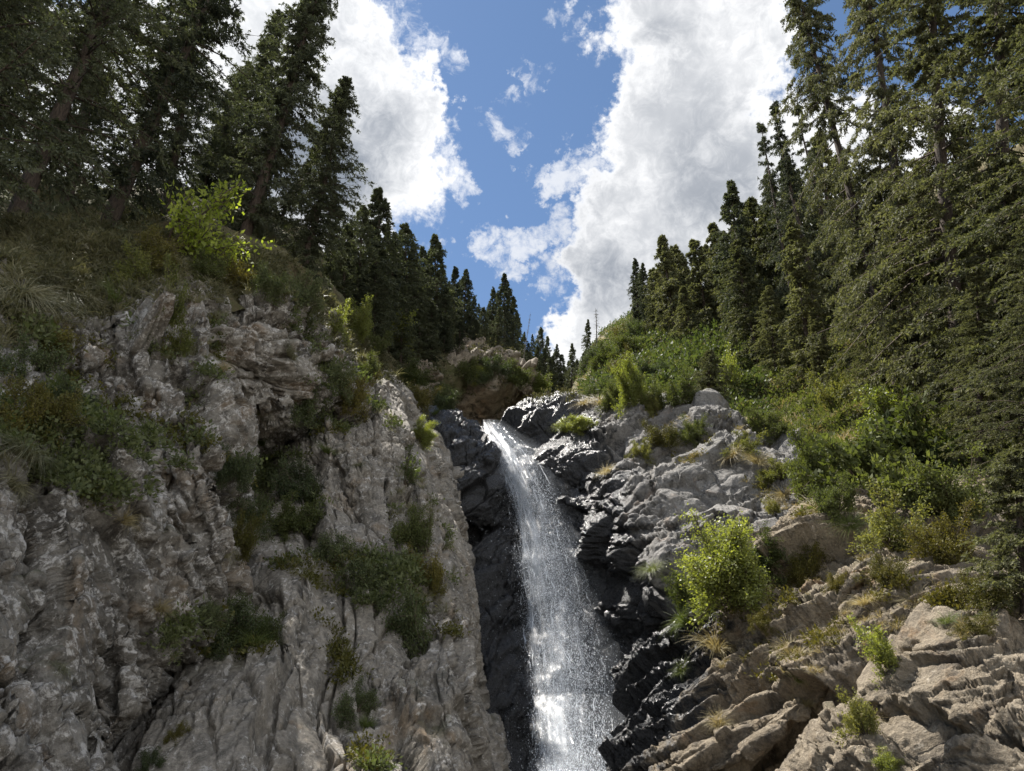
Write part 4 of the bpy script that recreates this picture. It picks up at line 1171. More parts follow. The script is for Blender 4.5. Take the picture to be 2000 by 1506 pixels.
# top pixel, foot pixel, distance of the foot, width, kind, label
TREES = [
    # over the near cliff, against the light
    (310, -260, 0, 490, 18.5, 1.0, 'n', 'dark spruce with thick leaning trunk rooted over the lichen cliff edge'),
    (470, -160, 195, 480, 21, 1.0, 'n', 'dark spruce with slender leaning trunk rising beside the bright leafy branch'),
    (120, -420, -170, 500, 16.5, 1.0, 'n', 'huge dark spruce at the picture edge above the shaded cliff'),
    (60, -260, -60, 440, 24, 1.1, 'n', 'dark spruce filling the corner behind the thickest leaning trunk'),
    (240, -120, 110, 440, 28, 1.0, 'n', 'dark spruce between the two leaning trunks, further up the slope'),
    (400, -60, 310, 450, 29, 0.9, 'n', 'dark spruce behind the slender leaning trunk, its edge against white cloud'),
    (545, 18, 430, 480, 30, 0.85, 'd', 'narrow dark spruce whose leaning tip points into the white cloud'),
    (662, -120, 470, 490, 25.5, 0.8, 'd', 'tallest leaning spruce with bare upper trunk showing against the cloud'),
    (684, 152, 585, 550, 26, 1.0, 'd', 'dense dark spruce with ragged top standing out against grey cloud'),
    (640, 250, 520, 530, 29, 0.85, 'd', 'bushy dark spruce filling in below the ragged topped one'),
    (490, 120, 360, 470, 33, 0.9, 'd', 'dark spruce half hidden under the narrow leaning tip'),
    (655, 378, 640, 600, 35, 0.8, 'f', 'small slim spruce beside the foot of the ragged dark spruce'),
    (20, 60, -60, 450, 33, 1.2, 'n', 'dark spruce deep in the shaded corner, seen between thicker trunks'),
    (445, 230, 400, 480, 34, 1.2, 'n', 'short dark spruce above the glowing green sapling'),
    # along the skyline of the shaded side, going up the valley
    (742, 366, 722, 650, 41, 1.07, 'f', 'tallest spruce on the shaded skyline, with uneven stepped top'),
    (712, 400, 692, 640, 39, 0.96, 'f', 'spruce hugging the tallest one on the shaded skyline'),
    (678, 440, 664, 640, 36, 1.34, 'f', 'broad round-topped spruce over the lit green saplings'),
    (648, 470, 630, 640, 34, 1.07, 'f', 'low dark spruce tucked against the ragged dark spruce'),
    (770, 452, 764, 660, 45, 0.91, 'f', 'slim spruce just past the tallest on the shaded skyline'),
    (795, 438, 789, 680, 47, 0.96, 'f', 'pointed spruce with full top between two slimmer neighbours'),
    (814, 505, 808, 690, 49, 0.96, 'f', 'shorter spruce in the dip of the shaded skyline'),
    (852, 458, 850, 700, 53, 1.02, 'f', 'tall pointed spruce standing alone above the shaded skyline'),
    (833, 520, 830, 700, 50, 0.96, 'f', 'dull spruce at the foot of the lone tall pointed one'),
    (870, 560, 868, 710, 52, 1.07, 'f', 'middling spruce before the pair of pointed spruces'),
    (888, 520, 885, 710, 57, 0.91, 'f', 'first of a pair of pointed spruces on the shaded skyline'),
    (909, 525, 905, 715, 59, 0.91, 'f', 'second of a pair of pointed spruces on the shaded skyline'),
    (926, 578, 922, 715, 60, 0.91, 'f', 'small spruce just beyond the pair of pointed spruces'),
    (946, 600, 943, 718, 60, 0.96, 'f', 'short spruce above the brown overhanging cliff'),
    (963, 560, 960, 718, 65, 0.80, 'f', 'slim spruce leading the tall cluster over the brown cliff'),
    (987, 534, 984, 725, 66, 0.80, 'f', 'tallest spruce of the cluster over the brown cliff'),
    (1003, 578, 1000, 735, 70, 0.86, 'f', 'spruce closing the cluster over the brown cliff'),
    (975, 600, 972, 725, 63, 0.91, 'f', 'low spruce in the middle of the cluster over the brown cliff'),
    (900, 600, 896, 720, 55, 1.07, 'f', 'bushy spruce below the pair of pointed spruces'),
    (790, 560, 784, 690, 43, 1.18, 'f', 'bushy dark spruce under the pointed spruce with full top'),
    (845, 590, 842, 715, 47, 1.07, 'f', 'bushy spruce growing out above the brown rock'),
    (735, 520, 728, 680, 38, 1.18, 'f', 'dark bushy spruce beneath the tallest on the shaded skyline'),
    (765, 540, 760, 680, 44, 1.29, 'f', 'dark full spruce between the tallest skyline spruce and the bright sapling'),
    (820, 570, 818, 705, 47, 1.29, 'f', 'dark full spruce beneath the shorter one in the skyline dip'),
    (868, 610, 866, 720, 51, 1.29, 'f', 'dark full spruce low between the lone pointed one and the pair'),
    (930, 625, 926, 728, 57, 1.29, 'f', 'dark full spruce on top of the brown cliff'),
    (700, 520, 690, 665, 37, 1.29, 'f', 'dark full spruce behind the lit saplings'),
    # far up the valley in the notch
    (1024, 648, 1024, 740, 85, 0.8, 'f', 'small spruce past the cluster where the skyline drops'),
    (1040, 652, 1040, 750, 92, 0.75, 'f', 'tiny spruce beside the thin dead stick'),
    (1057, 638, 1057, 760, 98, 0.7, 'f', 'sharp tiny spruce, tallest in the valley notch'),
    (1069, 656, 1069, 770, 105, 0.7, 'f', 'tiny spruce beside the sharpest one in the notch'),
    (1088, 672, 1088, 780, 112, 0.75, 'f', 'tiny pale spruce in the middle of the notch'),
    (1118, 670, 1117, 782, 106, 0.95, 'f', 'full cone-shaped spruce in the open notch before white cloud'),
    (1102, 715, 1102, 785, 135, 0.9, 'f', 'low spruce between the two cones in the notch'),
    (1075, 700, 1075, 778, 90, 1.0, 'f', 'low dark spruce at the shaded side of the notch'),
    (1048, 700, 1048, 765, 80, 1.2, 'f', 'bushy low spruce beside the end of the brown cliff'),
    # sunny side, from the notch to the near edge
    (1148, 623, 1152, 760, 82, 0.75, 'f', 'thin spruce beside the bare grey snag'),
    (1140, 690, 1142, 770, 78, 0.96, 'f', 'low spruce at the foot of the thin one by the snag'),
    (1239, 504, 1256, 710, 72, 0.80, 'f', 'slim spruce starting the row on the sunny skyline'),
    (1255, 514, 1272, 720, 70, 0.80, 'f', 'second slim spruce of the row, close to the first'),
    (1275, 524, 1300, 740, 66, 0.91, 'g', 'spruce with drooping top, before the double-topped pair'),
    (1290, 464, 1343, 770, 60, 0.91, 'g', 'leaning spruce with crooked top on the sunny skyline'),
    (1313, 478, 1362, 765, 63, 0.85, 'g', 'spruce pressed behind the crooked-topped one'),
    (1354, 470, 1402, 785, 58, 0.96, 'g', 'spruce with flat ragged tip halfway along the sunny skyline'),
    (1390, 432, 1462, 800, 52, 0.77, 'g', 'very slim pointed spruce halfway along the sunny skyline'),
    (1424, 352, 1500, 810, 49, 0.85, 'f', 'open-branched spruce with fine conical tip against grey cloud'),
    (1470, 388, 1535, 800, 53, 0.85, 'g', 'spruce right behind the open-branched conical one'),
    (1480, 240, 1605, 840, 43, 0.66, 't', 'leaning spruce with nearly bare top reaching into cloud'),
    (1512, 198, 1655, 850, 40, 0.70, 't', 'gaunt leaning spruce with a tuft at its tip'),
    (1556, 205, 1705, 830, 45, 0.75, 't', 'pale leaning spruce behind the gaunt tuft-tipped one'),
    (1440, 470, 1500, 815, 44, 1.07, 'g', 'broad sunlit spruce below the open-branched conical one'),
    (1545, 430, 1610, 840, 38, 1.02, 'g', 'sunlit spruce at the feet of the gaunt leaning ones'),
    (1540, -110, 1800, 900, 32, 0.78, 's', 'towering spruce with broad crown edge against blue sky'),
    (1660, -230, 1880, 950, 30.5, 0.78, 's', 'towering spruce just beyond the broad-edged one'),
    (1790, -280, 1950, 970, 28, 1.0, 's', 'towering olive spruce with gaps showing the tan hillside'),
    (1930, -330, 2050, 1010, 26, 1.0, 's', 'huge spruce hanging over the picture corner'),
    (2080, -260, 2160, 1060, 23, 1.0, 's', 'huge spruce at the very edge of the sunny side'),
    (1640, 300, 1745, 900, 36, 0.78, 's', 'sunlit spruce standing in front of the towering ones'),
    (1775, 380, 1850, 960, 29.5, 1.05, 's', 'olive spruce with drooping sprays, halfway up the sunny wall of trees'),
    (1915, 520, 1960, 1080, 23, 1.1, 's', 'lower olive spruce with long hanging sprays over the shrubs'),
    (2010, 420, 2075, 1130, 20.5, 1.0, 's', 'near spruce at the edge with hanging sprays'),
    (1985, 880, 2000, 1205, None, 1.1, 'y', 'young green spruce beside the pale tan rock'),
    (1690, 520, 1740, 900, 34, 1.1, 's', 'dark gapped spruce above the yellowing saplings'),
    (1860, 250, 1900, 1000, 30, 1.0, 's', 'olive spruce between the towering trunks, lit along its edge'),
    (1960, 300, 2010, 1060, 25, 1.0, 's', 'olive spruce with hanging sprays near the picture edge'),
    (1720, 250, 1800, 930, 33, 0.95, 's', 'sunlit spruce just before the tan opening in the wood'),
    (1262, 590, 1285, 745, 74, 1.2, 'g', 'low spruce before the first slim pair on the sunny skyline'),
    (1325, 575, 1368, 775, 66, 1.3, 'g', 'low spruce filling the gap beside the crooked-topped one'),
    (1405, 520, 1455, 800, 60, 1.3, 'g', 'broad spruce in the gap before the very slim pointed one'),
    (1450, 420, 1515, 800, 58, 1.1, 'g', 'spruce showing behind the open-branched conical one'),
    (1535, 330, 1620, 820, 50, 1.0, 'g', 'spruce with thin top between the gaunt leaning ones'),
    (1590, 260, 1700, 830, 48, 1.0, 'g', 'spruce behind the pale leaning one, lit along one side'),
    (1500, 560, 1545, 860, 40, 1.1, 'g', 'shaded spruce in the hollow between leaning trunks'),
    (1385, 686, 1390, 838, 31.5, 1.0, 'y', 'small round-crowned spruce standing by itself on the slab rim'),
    (1335, 560, 1380, 790, 54, 1.0, 'g', 'short spruce under the row on the sunny skyline'),
    (1590, 600, 1640, 900, 36, 1.1, 'g', 'dense spruce low in the row, behind the yellow saplings'),
]
_shade = 'thin dark spruce packed among taller ones on the shaded skyline'
for tx, ty in ((725, 432), (756, 432), (782, 474), (806, 468), (826, 482), (842, 515), (862, 512), (878, 548), (898, 545), (915, 566), (935, 592),
               (955, 592), (970, 572), (994, 562), (1012, 612), (664, 474), (690, 452), (836, 560), (812, 545), (776, 520)):
    f = (tx - 650) / 350.0
    TREES.append((tx, ty, tx - 3, 640 + 95 * f, 37 + 34 * f, 0.75, 'f', _shade))
_notch = 'tiny dark spruce packed into the valley notch above the fall'
for tx, ty, t in ((1031, 670, 84), (1049, 674, 90), (1064, 680, 96), (1080, 694, 104), (1095, 692, 112), (1110, 704, 118), (1127, 700, 100), (1019, 660, 78), (1133, 716, 92), (1072, 710, 92)):
    TREES.append((tx, ty, tx, 775 if tx > 1045 else 755, t, 1.0, 'f', _notch))
_sunny = 'slim spruce packed among taller ones on the sunny skyline'
for tx, ty in ((1247, 532), (1266, 548), (1284, 522), (1303, 492), (1331, 502), (1343, 524), (1373, 478), (1381, 524), (1409, 450), (1438, 430),
               (1456, 402), (1500, 335), (1537, 305), (1420, 480), (1392, 500), (1487, 400)):
    f = (tx - 1240) / 300.0
    TREES.append((tx, ty, tx + 14 + 70 * f, 715 + 115 * f, 75 - 29 * f, 0.8 - 0.1 * f, 'g', _sunny))
for (tx, ty, bx, by, t, wd, kind, label) in TREES:
    if t is None:
        base = ground_at(bx, by)[0] - np.array((0, 0, 0.1))
    else:
        base = P(bx, by, t)
        g = drop_to_ground(base)
        if g is not None:
            base = g - np.array((0, 0, 0.1))
    # highest point: where the ray to the tree top passes closest to the plumb line over the foot
    d = ray(tx, ty)
    hd = d[:2]
    k = ((base - EYE)[:2] @ hd) / (hd @ hd)
    top = EYE + d * k
    if top[2] < base[2] + 2:
        top = base + np.array((0, 0, 4.0))
    lst = LODS[kind]
    pr = lst[_cnt[kind] % len(lst)]; _cnt[kind] += 1
    ratio = np.linalg.norm(top - base) / pr.H
    # tall trees are slimmer for their height
    pr.place(label, stand(base, top, pr.H, wd * (1.0 if ratio < 1.1 else 1.1 / ratio), rnd.random() * 6.28))

tr = snag(7, 10.0)
SNAG = Proto('dead_tree', 'dead tree', 'dead spruces', [('trunk', tr)], 10.0)
for (tx, ty, bx, by, t, w_, lab) in ((1163, 602, 1166, 680, 84, 1.0, 'bare grey dead spruce on the sunny ridge before white cloud'),
                                     (1036, 610, 1020, 680, 72, 0.45, 'thin dead stick leaning from the cluster over the brown cliff')):
    base = P(bx, by, t)
    g = drop_to_ground(base, 8, 12)
    base = base if g is None else g - np.array((0, 0, 0.1))
    d = ray(tx, ty); k = ((base - EYE)[:2] @ d[:2]) / (d[:2] @ d[:2])
    SNAG.place(lab, stand(base, EYE + d * k, 10.0, w_, 0.5))
# ------------------------------------------------------------------ shrubs and saplings
SHRUB_GROUP = 'shrubs and saplings on the gorge sides'


def sp_(name, cat, *a, H, **k):
    return Proto(name, cat, SHRUB_GROUP, list(zip(('stem', 'foliage'), shrub(*a, **k))), H)


K = {
    'maple': [sp_('sapling', 'sapling', 301, 2.8, 2.0, 9, 16, 15, 0.085, 0.05, M_LEAF_SUNLIT, 0.5, 1.0, 0.1, (0.75, 0, 0.1), H=2.0)],
    'bright': [sp_('shrub', 'shrub', 310 + i, 3.0, 3.0, 30, 26, 34, 0.095, 0.048, M_LEAF_BRIGHT, 0.85, H=3.0) for i in range(2)],
    'sapling': [sp_('sapling', 'sapling', 320 + i, 2.6, 3.0, 14, 16, 20, 0.13, 0.065, M_LEAF_BRIGHT, 0.8, H=3.0) for i in range(2)],
    'green': [sp_('shrub', 'shrub', 330 + i, 2.4, 2.0, 22, 20, 26, 0.085, 0.045, M_LEAF_GREEN, 0.7, H=2.0) for i in range(3)],
    'dark': [sp_('shrub', 'shrub', 340 + i, 2.2, 1.4, 24, 20, 28, 0.06, 0.034, M_LEAF_DARK, 0.5, 1.0, 0.35, H=1.4) for i in range(3)],
    'olive': [sp_('shrub', 'shrub', 350 + i, 2.0, 1.3, 20, 20, 26, 0.055, 0.03, M_LEAF_OLIVE, 0.6, H=1.3) for i in range(2)],
    'big': [sp_('shrub', 'shrub', 360 + i, 3.0, 2.2, 16, 16, 16, 0.20, 0.12, M_LEAF_GREEN, 0.7, H=2.2) for i in range(2)],
    'yellow': [sp_('shrub', 'shrub', 370 + i, 2.4, 2.0, 16, 16, 22, 0.10, 0.055, M_LEAF_YELLOW, 0.8, H=2.0) for i in range(2)],
    'feather': [sp_('sapling', 'sapling', 380 + i, 1.2, 1.8, 9, 12, 18, 0.07, 0.02, M_LEAF_GREEN, 1.1, 0.8, H=1.8) for i in range(2)],
}
MODEL_W = {'maple': 2.8, 'bright': 3.0, 'sapling': 2.6, 'green': 2.4, 'dark': 2.2, 'olive': 2.0, 'big': 3.0, 'yellow': 2.4, 'feather': 1.2}
_kc = {k: 0 for k in K}
# foot pixel, width and height in photo pixels, kind, label
SHRUBS = [
    (318, 490, 330, 230, 'maple', 'glowing green sapling reaching out from the cliff edge before dark spruces'),
    (290, 520, 130, 90, 'olive', 'backlit olive shrub below the glowing green sapling'),
    (270, 560, 90, 80, 'yellow', 'sunlit yellowish shrub spilling over the near cliff top'),
    (322, 640, 70, 110, 'yellow', 'strip of lit yellowish shrub hanging down the near cliff'),
    (345, 700, 70, 60, 'yellow', 'small lit shrub at the bottom of the hanging strip'),
    (465, 560, 110, 70, 'olive', 'olive shrub on the rim of the blocky cliff'),
    (395, 545, 90, 60, 'green', 'green shrub on the rim beside a leaning trunk'),
    (530, 570, 100, 80, 'dark', 'dark shrub under the dense ragged-topped spruce'),
    (590, 590, 90, 80, 'dark', 'dark shrub at the corner where blocky cliff meets spruces'),
    (655, 655, 70, 70, 'sapling', 'lit green sapling below the broad round-topped spruce'),
    (695, 665, 80, 90, 'bright', 'bright shrub between the spruce trunks on the shaded side'),
    (765, 690, 110, 110, 'sapling', 'tall bright yellow-green sapling under the tallest skyline spruce'),
    (720, 690, 70, 70, 'green', 'green shrub at the foot of the tall bright sapling'),
    (905, 740, 80, 70, 'green', 'green shrub hanging over the brown cliff'),
    (935, 745, 60, 40, 'bright', 'small bright shrub on the brown cliff'),
    (850, 765, 80, 60, 'dark', 'dark shrub on the brown rock beside the lip of the fall'),
    (790, 750, 90, 60, 'green', 'green shrub on the brown rock above the grey slab'),
    (872, 800, 90, 70, 'dark', 'dark bush low on the brown rock nearest the lip'),
    (815, 790, 80, 60, 'olive', 'dull bush on the brown rock over the dark ledge'),
    (965, 735, 90, 60, 'dark', 'dark bush along the top of the brown cliff'),
    (1005, 745, 80, 50, 'green', 'green bush along the top of the brown cliff'),
    (1050, 765, 60, 40, 'bright', 'little bright shrub at the end of the brown cliff'),
    (30, 850, 140, 110, 'olive', 'big olive bush bulging from the near cliff ledge'),
    (105, 830, 120, 80, 'olive', 'low olive bush beside the big bulging one'),
    (20, 720, 150, 100, 'dark', 'dark bush high on the near cliff'),
    (145, 790, 90, 60, 'dark', 'small dark bush above a rounded boulder'),
    (90, 690, 110, 70, 'olive', 'brownish bush under the cliff-top grass'),
    (585, 800, 130, 110, 'dark', 'blue-green bush hanging on the blocky cliff'),
    (640, 740, 100, 80, 'dark', 'dark bush in the notch above the grey slab'),
    (680, 790, 100, 90, 'olive', 'dull bush at the top of the grey slab'),
    (715, 740, 70, 60, 'green', 'small green bush at the skyline of the grey slab'),
    (520, 950, 150, 110, 'dark', 'dark green bush filling the gully top'),
    (580, 960, 110, 90, 'dark', 'dark bush at the gully edge by the grey slab'),
    (480, 1010, 100, 80, 'dark', 'dark bush against the edge of the near cliff'),
    (560, 1040, 120, 80, 'green', 'mid-green bush lower in the gully'),
    (455, 930, 90, 90, 'dark', 'dark bush tucked behind the vertical edge of the lichen cliff'),
    (465, 1090, 80, 110, 'olive', 'dull hanging growth along the vertical edge of the lichen cliff'),
    (610, 1000, 90, 60, 'green', 'low green growth spilling from gully onto the grey slab'),
    (640, 1100, 130, 80, 'dark', 'dark bush stretching across the grey slab'),
    (720, 1140, 140, 90, 'dark', 'dark spreading bush in the middle of the grey slab'),
    (800, 1230, 170, 150, 'dark', 'largest dark bush hanging from the edge of the grey slab'),
    (845, 1160, 90, 110, 'olive', 'olive bush on the slab edge above the largest dark one'),
    (800, 1060, 110, 90, 'green', 'thin green bush on the upper slab edge'),
    (835, 1080, 60, 140, 'feather', 'feathery sapling standing off the slab edge before the wet wall'),
    (790, 950, 60, 90, 'feather', 'feathery sapling high on the slab edge'),
    (450, 1240, 140, 90, 'dark', 'dark bush on the shelf under the near cliff'),
    (395, 1220, 80, 80, 'dark', 'dark bush at the foot of the near cliff corner'),
    (505, 1255, 80, 60, 'green', 'green bush at the end of the shelf'),
    (690, 1390, 100, 70, 'dark', 'dark bush lower down the slab crease'),
    (290, 1495, 60, 40, 'dark', 'dark bush at the bottom beneath the near cliff'),
    (340, 1440, 50, 35, 'olive', 'small dull bush above the bottom dark one'),
    (820, 865, 70, 50, 'bright', 'lit small bush at the top edge of the grey slab'),
    # sunny side
    (1185, 720, 80, 60, 'green', 'bush on the ridge right beside the bare snag'),
    (1215, 735, 80, 60, 'olive', 'dull bush on the ridge between snag and slim spruces'),
    (1165, 700, 60, 50, 'dark', 'dark bush at the foot of the bare snag'),
    (1275, 735, 80, 60, 'dark', 'dark bush between the ridge bushes and the slim spruces'),
    (1215, 665, 60, 45, 'olive', 'olive bush on the ridge line beyond the snag'),
    (1240, 660, 60, 50, 'dark', 'dark bush on the skyline at the feet of the slim spruces'),
    (1240, 790, 80, 100, 'bright', 'bright yellow-green bush on the sunny ridge'),
    (1200, 795, 70, 60, 'green', 'green bush on the sunny ridge nearest the snag'),
    (1175, 770, 70, 60, 'dark', 'dark juniper-like bush by the thin spruce'),
    (1275, 800, 80, 60, 'green', 'green bush just past the bright ridge bush'),
    (1225, 690, 80, 60, 'green', 'rounded bush on the skyline before the slim spruces'),
    (1330, 790, 90, 80, 'green', 'grey-green bush behind the small round spruce'),
    (1425, 770, 70, 100, 'sapling', 'lit sapling showing between spruces on the sunny slope'),
    (1300, 870, 100, 60, 'olive', 'olive bush on top of the grey slab across the water'),
    (1255, 895, 60, 40, 'yellow', 'small yellowish bush on the slab across the water'),
    (1350, 860, 80, 50, 'green', 'green bush beside the stem of the small round spruce'),
    (1285, 810, 50, 50, 'yellow', 'yellow sprout at the edge of the slab top'),
    (1130, 845, 80, 40, 'bright', 'lone light green plant on the bare slab above the fall'),
    (1460, 885, 80, 45, 'yellow', 'dry yellowish bush at the inner corner of the slab'),
    (1500, 850, 90, 70, 'green', 'green bush between the small round spruce and the wood'),
    (1592, 960, 130, 140, 'green', 'large dense green bush at the edge of the wood'),
    (1520, 935, 90, 40, 'yellow', 'low straw-yellow bush over the slab edge'),
    (1640, 800, 90, 90, 'yellow', 'yellow sapling in front of the spruce shadows'),
    (1745, 850, 120, 120, 'sapling', 'tall yellow-green sapling against dark spruces'),
    (1680, 950, 180, 140, 'big', 'big-leaved green shrub before the wood'),
    (1835, 920, 180, 140, 'big', 'big-leaved shrub with the brightest leaves beside hanging sprays'),
    (1880, 1020, 150, 120, 'green', 'green shrub under the hanging spruce sprays'),
    (1780, 980, 140, 120, 'big', 'big-leaved shrub between the two brighter ones'),
    (1640, 1000, 100, 80, 'green', 'green shrub above the folded tan rock'),
    (1430, 1180, 215, 160, 'bright', 'large bright yellow-green bush on the black rock edge'),
    (1360, 1190, 100, 90, 'green', 'grassy green bush hanging beside the large bright one'),
    (1500, 1120, 110, 80, 'green', 'dull bush in the shadow of the large bright one'),
    (1575, 1130, 90, 80, 'olive', 'olive bush in the rock hollow past the large bright one'),
    (1515, 1010, 40, 40, 'yellow', 'yellow sprout on the rock rim behind the large bright bush'),
    (1745, 1075, 140, 100, 'yellow', 'yellowish thin bush on the folded tan rock'),
    (1850, 1100, 150, 100, 'olive', 'dry olive bush in the shade below the wood'),
    (1740, 1140, 110, 60, 'olive', 'low dry bush under the yellowish thin one'),
    (1925, 1180, 120, 70, 'olive', 'dry bush behind the pale tan rock'),
    (1740, 1310, 90, 100, 'sapling', 'green sprig leaning over the gap before the pale tan rock'),
    (1690, 1440, 80, 80, 'yellow', 'yellow-green plant in the crack of the pale tan rock'),
    (1735, 1505, 70, 40, 'bright', 'bright plant at the bottom of the pale tan rock'),
    (1900, 1235, 90, 40, 'olive', 'low dry plant on top of the pale tan rock'),
    (1490, 1230, 60, 40, 'olive', 'small olive plant by the straw-coloured grass'),
    (1640, 1150, 60, 40, 'olive', 'small plant among the tilted layers'),
]
for (px, py, wpx, hpx, kind, label) in SHRUBS:
    g = ground_at(px, py)
    if g is None:
        continue
    loc, nor, nm = g
    t = np.linalg.norm(loc - EYE)
    w = 0.86 * wpx * t / FPX; h = hpx * t / FPX
    lst = K[kind]; pr = lst[_kc[kind] % len(lst)]; _kc[kind] += 1
    ax = unit(np.array((0, 0, 1.0)) * 1.0 + nor * 0.55)
    q = Vector(ax).to_track_quat('Z', 'Y').to_matrix().to_4x4()
    spin = rnd.random() * 6.28 if kind != 'maple' else 0.0
    base = loc - nor * 0.06
    M = Matrix.Translation(Vector(base)) @ (q if kind != 'maple' else Matrix.Identity(4)) @ Matrix.Rotation(spin, 4, 'Z') @ Matrix.Diagonal((w / MODEL_W[kind], w / MODEL_W[kind], h / pr.H, 1))
    pr.place(label, M)

# ------------------------------------------------------------------ grass tufts
TUFT_GROUP = 'grass tufts on the rock'


def tuft_proto(seed, n, hang, mat):
    v, f = tuft_arrays(np.random.default_rng(seed), n * 2, 1.0, 1.0, 0.013, hang)
    me = quad_mesh('grass_tuft', v, f, mat)
    return me


TM = {'green': [tuft_proto(401 + i, 150, 0.6, M_GRASS_GREEN) for i in range(2)], 'pale': [tuft_proto(411 + i, 170, 0.9, M_GRASS_PALE) for i in range(2)],
      'straw': [tuft_proto(421 + i, 150, 0.6, M_GRASS_STRAW) for i in range(2)]}
TUFTS = [
    (45, 890, 150, 110, 'pale', 'long pale drooping grass tuft under the big olive bush'),
    (20, 950, 120, 90, 'pale', 'pale hanging grass tuft below the long drooping one'),
    (240, 1020, 90, 60, 'straw', 'sunlit straw tuft in the middle of the lichen cliff'),
    (435, 725, 50, 45, 'straw', 'small lit tuft on the corner of the near cliff'),
    (512, 870, 50, 80, 'green', 'dark hanging tuft where blocky cliff meets gully'),
    (505, 810, 70, 80, 'pale', 'grey hanging tuft on the blocky cliff'),
    (600, 830, 120, 80, 'pale', 'grey drooping grass under the blue-green bush'),
    (130, 590, 160, 100, 'pale', 'wide pale tuft on the cliff-top'),
    (40, 580, 170, 100, 'pale', 'wide grey tuft at the cliff-top corner'),
    (220, 600, 120, 80, 'green', 'green tuft on the cliff-top under the leaning trunks'),
    (310, 1190, 80, 50, 'straw', 'dead straw stems sticking out of the lichen rock'),
    (495, 1260, 80, 70, 'green', 'green tuft hanging from the shelf under the near cliff'),
    (120, 1310, 60, 50, 'pale', 'small pale tuft in a crack low on the near cliff'),
    (440, 1090, 50, 90, 'pale', 'pale tuft along the edge of the near cliff'),
    (640, 885, 80, 40, 'green', 'short green tuft on the grey slab top'),
    (700, 910, 60, 30, 'pale', 'short pale tuft on the grey slab'),
    (715, 1420, 60, 60, 'green', 'green tuft at the bottom of the slab crease'),
    (560, 690, 70, 60, 'pale', 'pale tuft on the face of the blocky cliff'),
    (420, 620, 70, 60, 'pale', 'grey tuft on the blocky cliff rim'),
    (1400, 1270, 110, 90, 'straw', 'broad straw-coloured tuft under the large bright bush'),
    (1340, 1220, 90, 80, 'green', 'yellow-green hanging tuft beside the large bright bush'),
    (1275, 1115, 80, 45, 'green', 'green tuft on the black wet rock'),
    (1335, 1315, 50, 50, 'green', 'small green tuft on the black ridge'),
    (1405, 1420, 60, 60, 'straw', 'yellow tuft low on the dark layers'),
    (1330, 1180, 50, 50, 'green', 'small tuft on the black rim left of the large bright bush'),
    (1575, 1380, 50, 50, 'straw', 'yellow tuft on the tilted tan layers'),
    (1560, 1330, 60, 50, 'green', 'green tuft among the tilted tan layers'),
    (1545, 1280, 80, 60, 'straw', 'dry tuft above the tilted tan layers'),
    (1185, 925, 60, 40, 'straw', 'yellow tuft on the ledge right beside the fall'),
    (1435, 890, 90, 40, 'straw', 'dry tuft on the grey slab rim'),
    (1480, 905, 100, 50, 'straw', 'dry tuft next to the inner slab corner'),
    (1600, 1000, 110, 50, 'straw', 'dry tuft on the folded rock rim'),
    (1660, 1030, 100, 50, 'green', 'green tuft above the folded rock'),
    (1690, 1180, 80, 50, 'straw', 'dry tuft between the tilted layers'),
    (1790, 1180, 80, 50, 'straw', 'dry tuft under the shaded wood edge'),
    (1850, 1215, 60, 40, 'green', 'green tuft at the peak of the pale tan rock'),
    (1690, 1420, 70, 60, 'straw', 'straw tuft in the crack of the pale tan rock'),
    (1170, 790, 90, 40, 'straw', 'dry tuft on the skyline above the bare slab'),
    (1140, 790, 70, 30, 'straw', 'short dry tuft where the slab skyline begins'),
    (1530, 970, 80, 40, 'straw', 'dry tuft below the dense green bush'),
    (1100, 840, 60, 40, 'green', 'green tuft on the bare slab above the fall'),
    (850, 810, 50, 30, 'green', 'short green tuft on the dark ledge before the lip'),
]
_tc = {k: 0 for k in TM}
_first = {}
for (px, py, wpx, hpx, kind, label) in TUFTS:
    g = ground_at(px, py)
    if g is None:
        continue
    loc, nor, nm = g
    t = np.linalg.norm(loc - EYE)
    w = wpx * t / FPX * 0.55; h = hpx * t / FPX * 0.85
    me = TM[kind][_tc[kind] % 2]; _tc[kind] += 1
    ax = unit(np.array((0, 0, 1.0)) + nor * 0.8)
    q = Vector(ax).to_track_quat('Z', 'Y').to_matrix().to_4x4()
    o = link('grass_tuft', me, label=label, category='grass tuft', group=TUFT_GROUP)
    o.matrix_world = Matrix.Translation(Vector(loc - nor * 0.03)) @ q @ Matrix.Rotation(rnd.random() * 6.28, 4, 'Z') @ Matrix.Diagonal((w, w, h, 1))

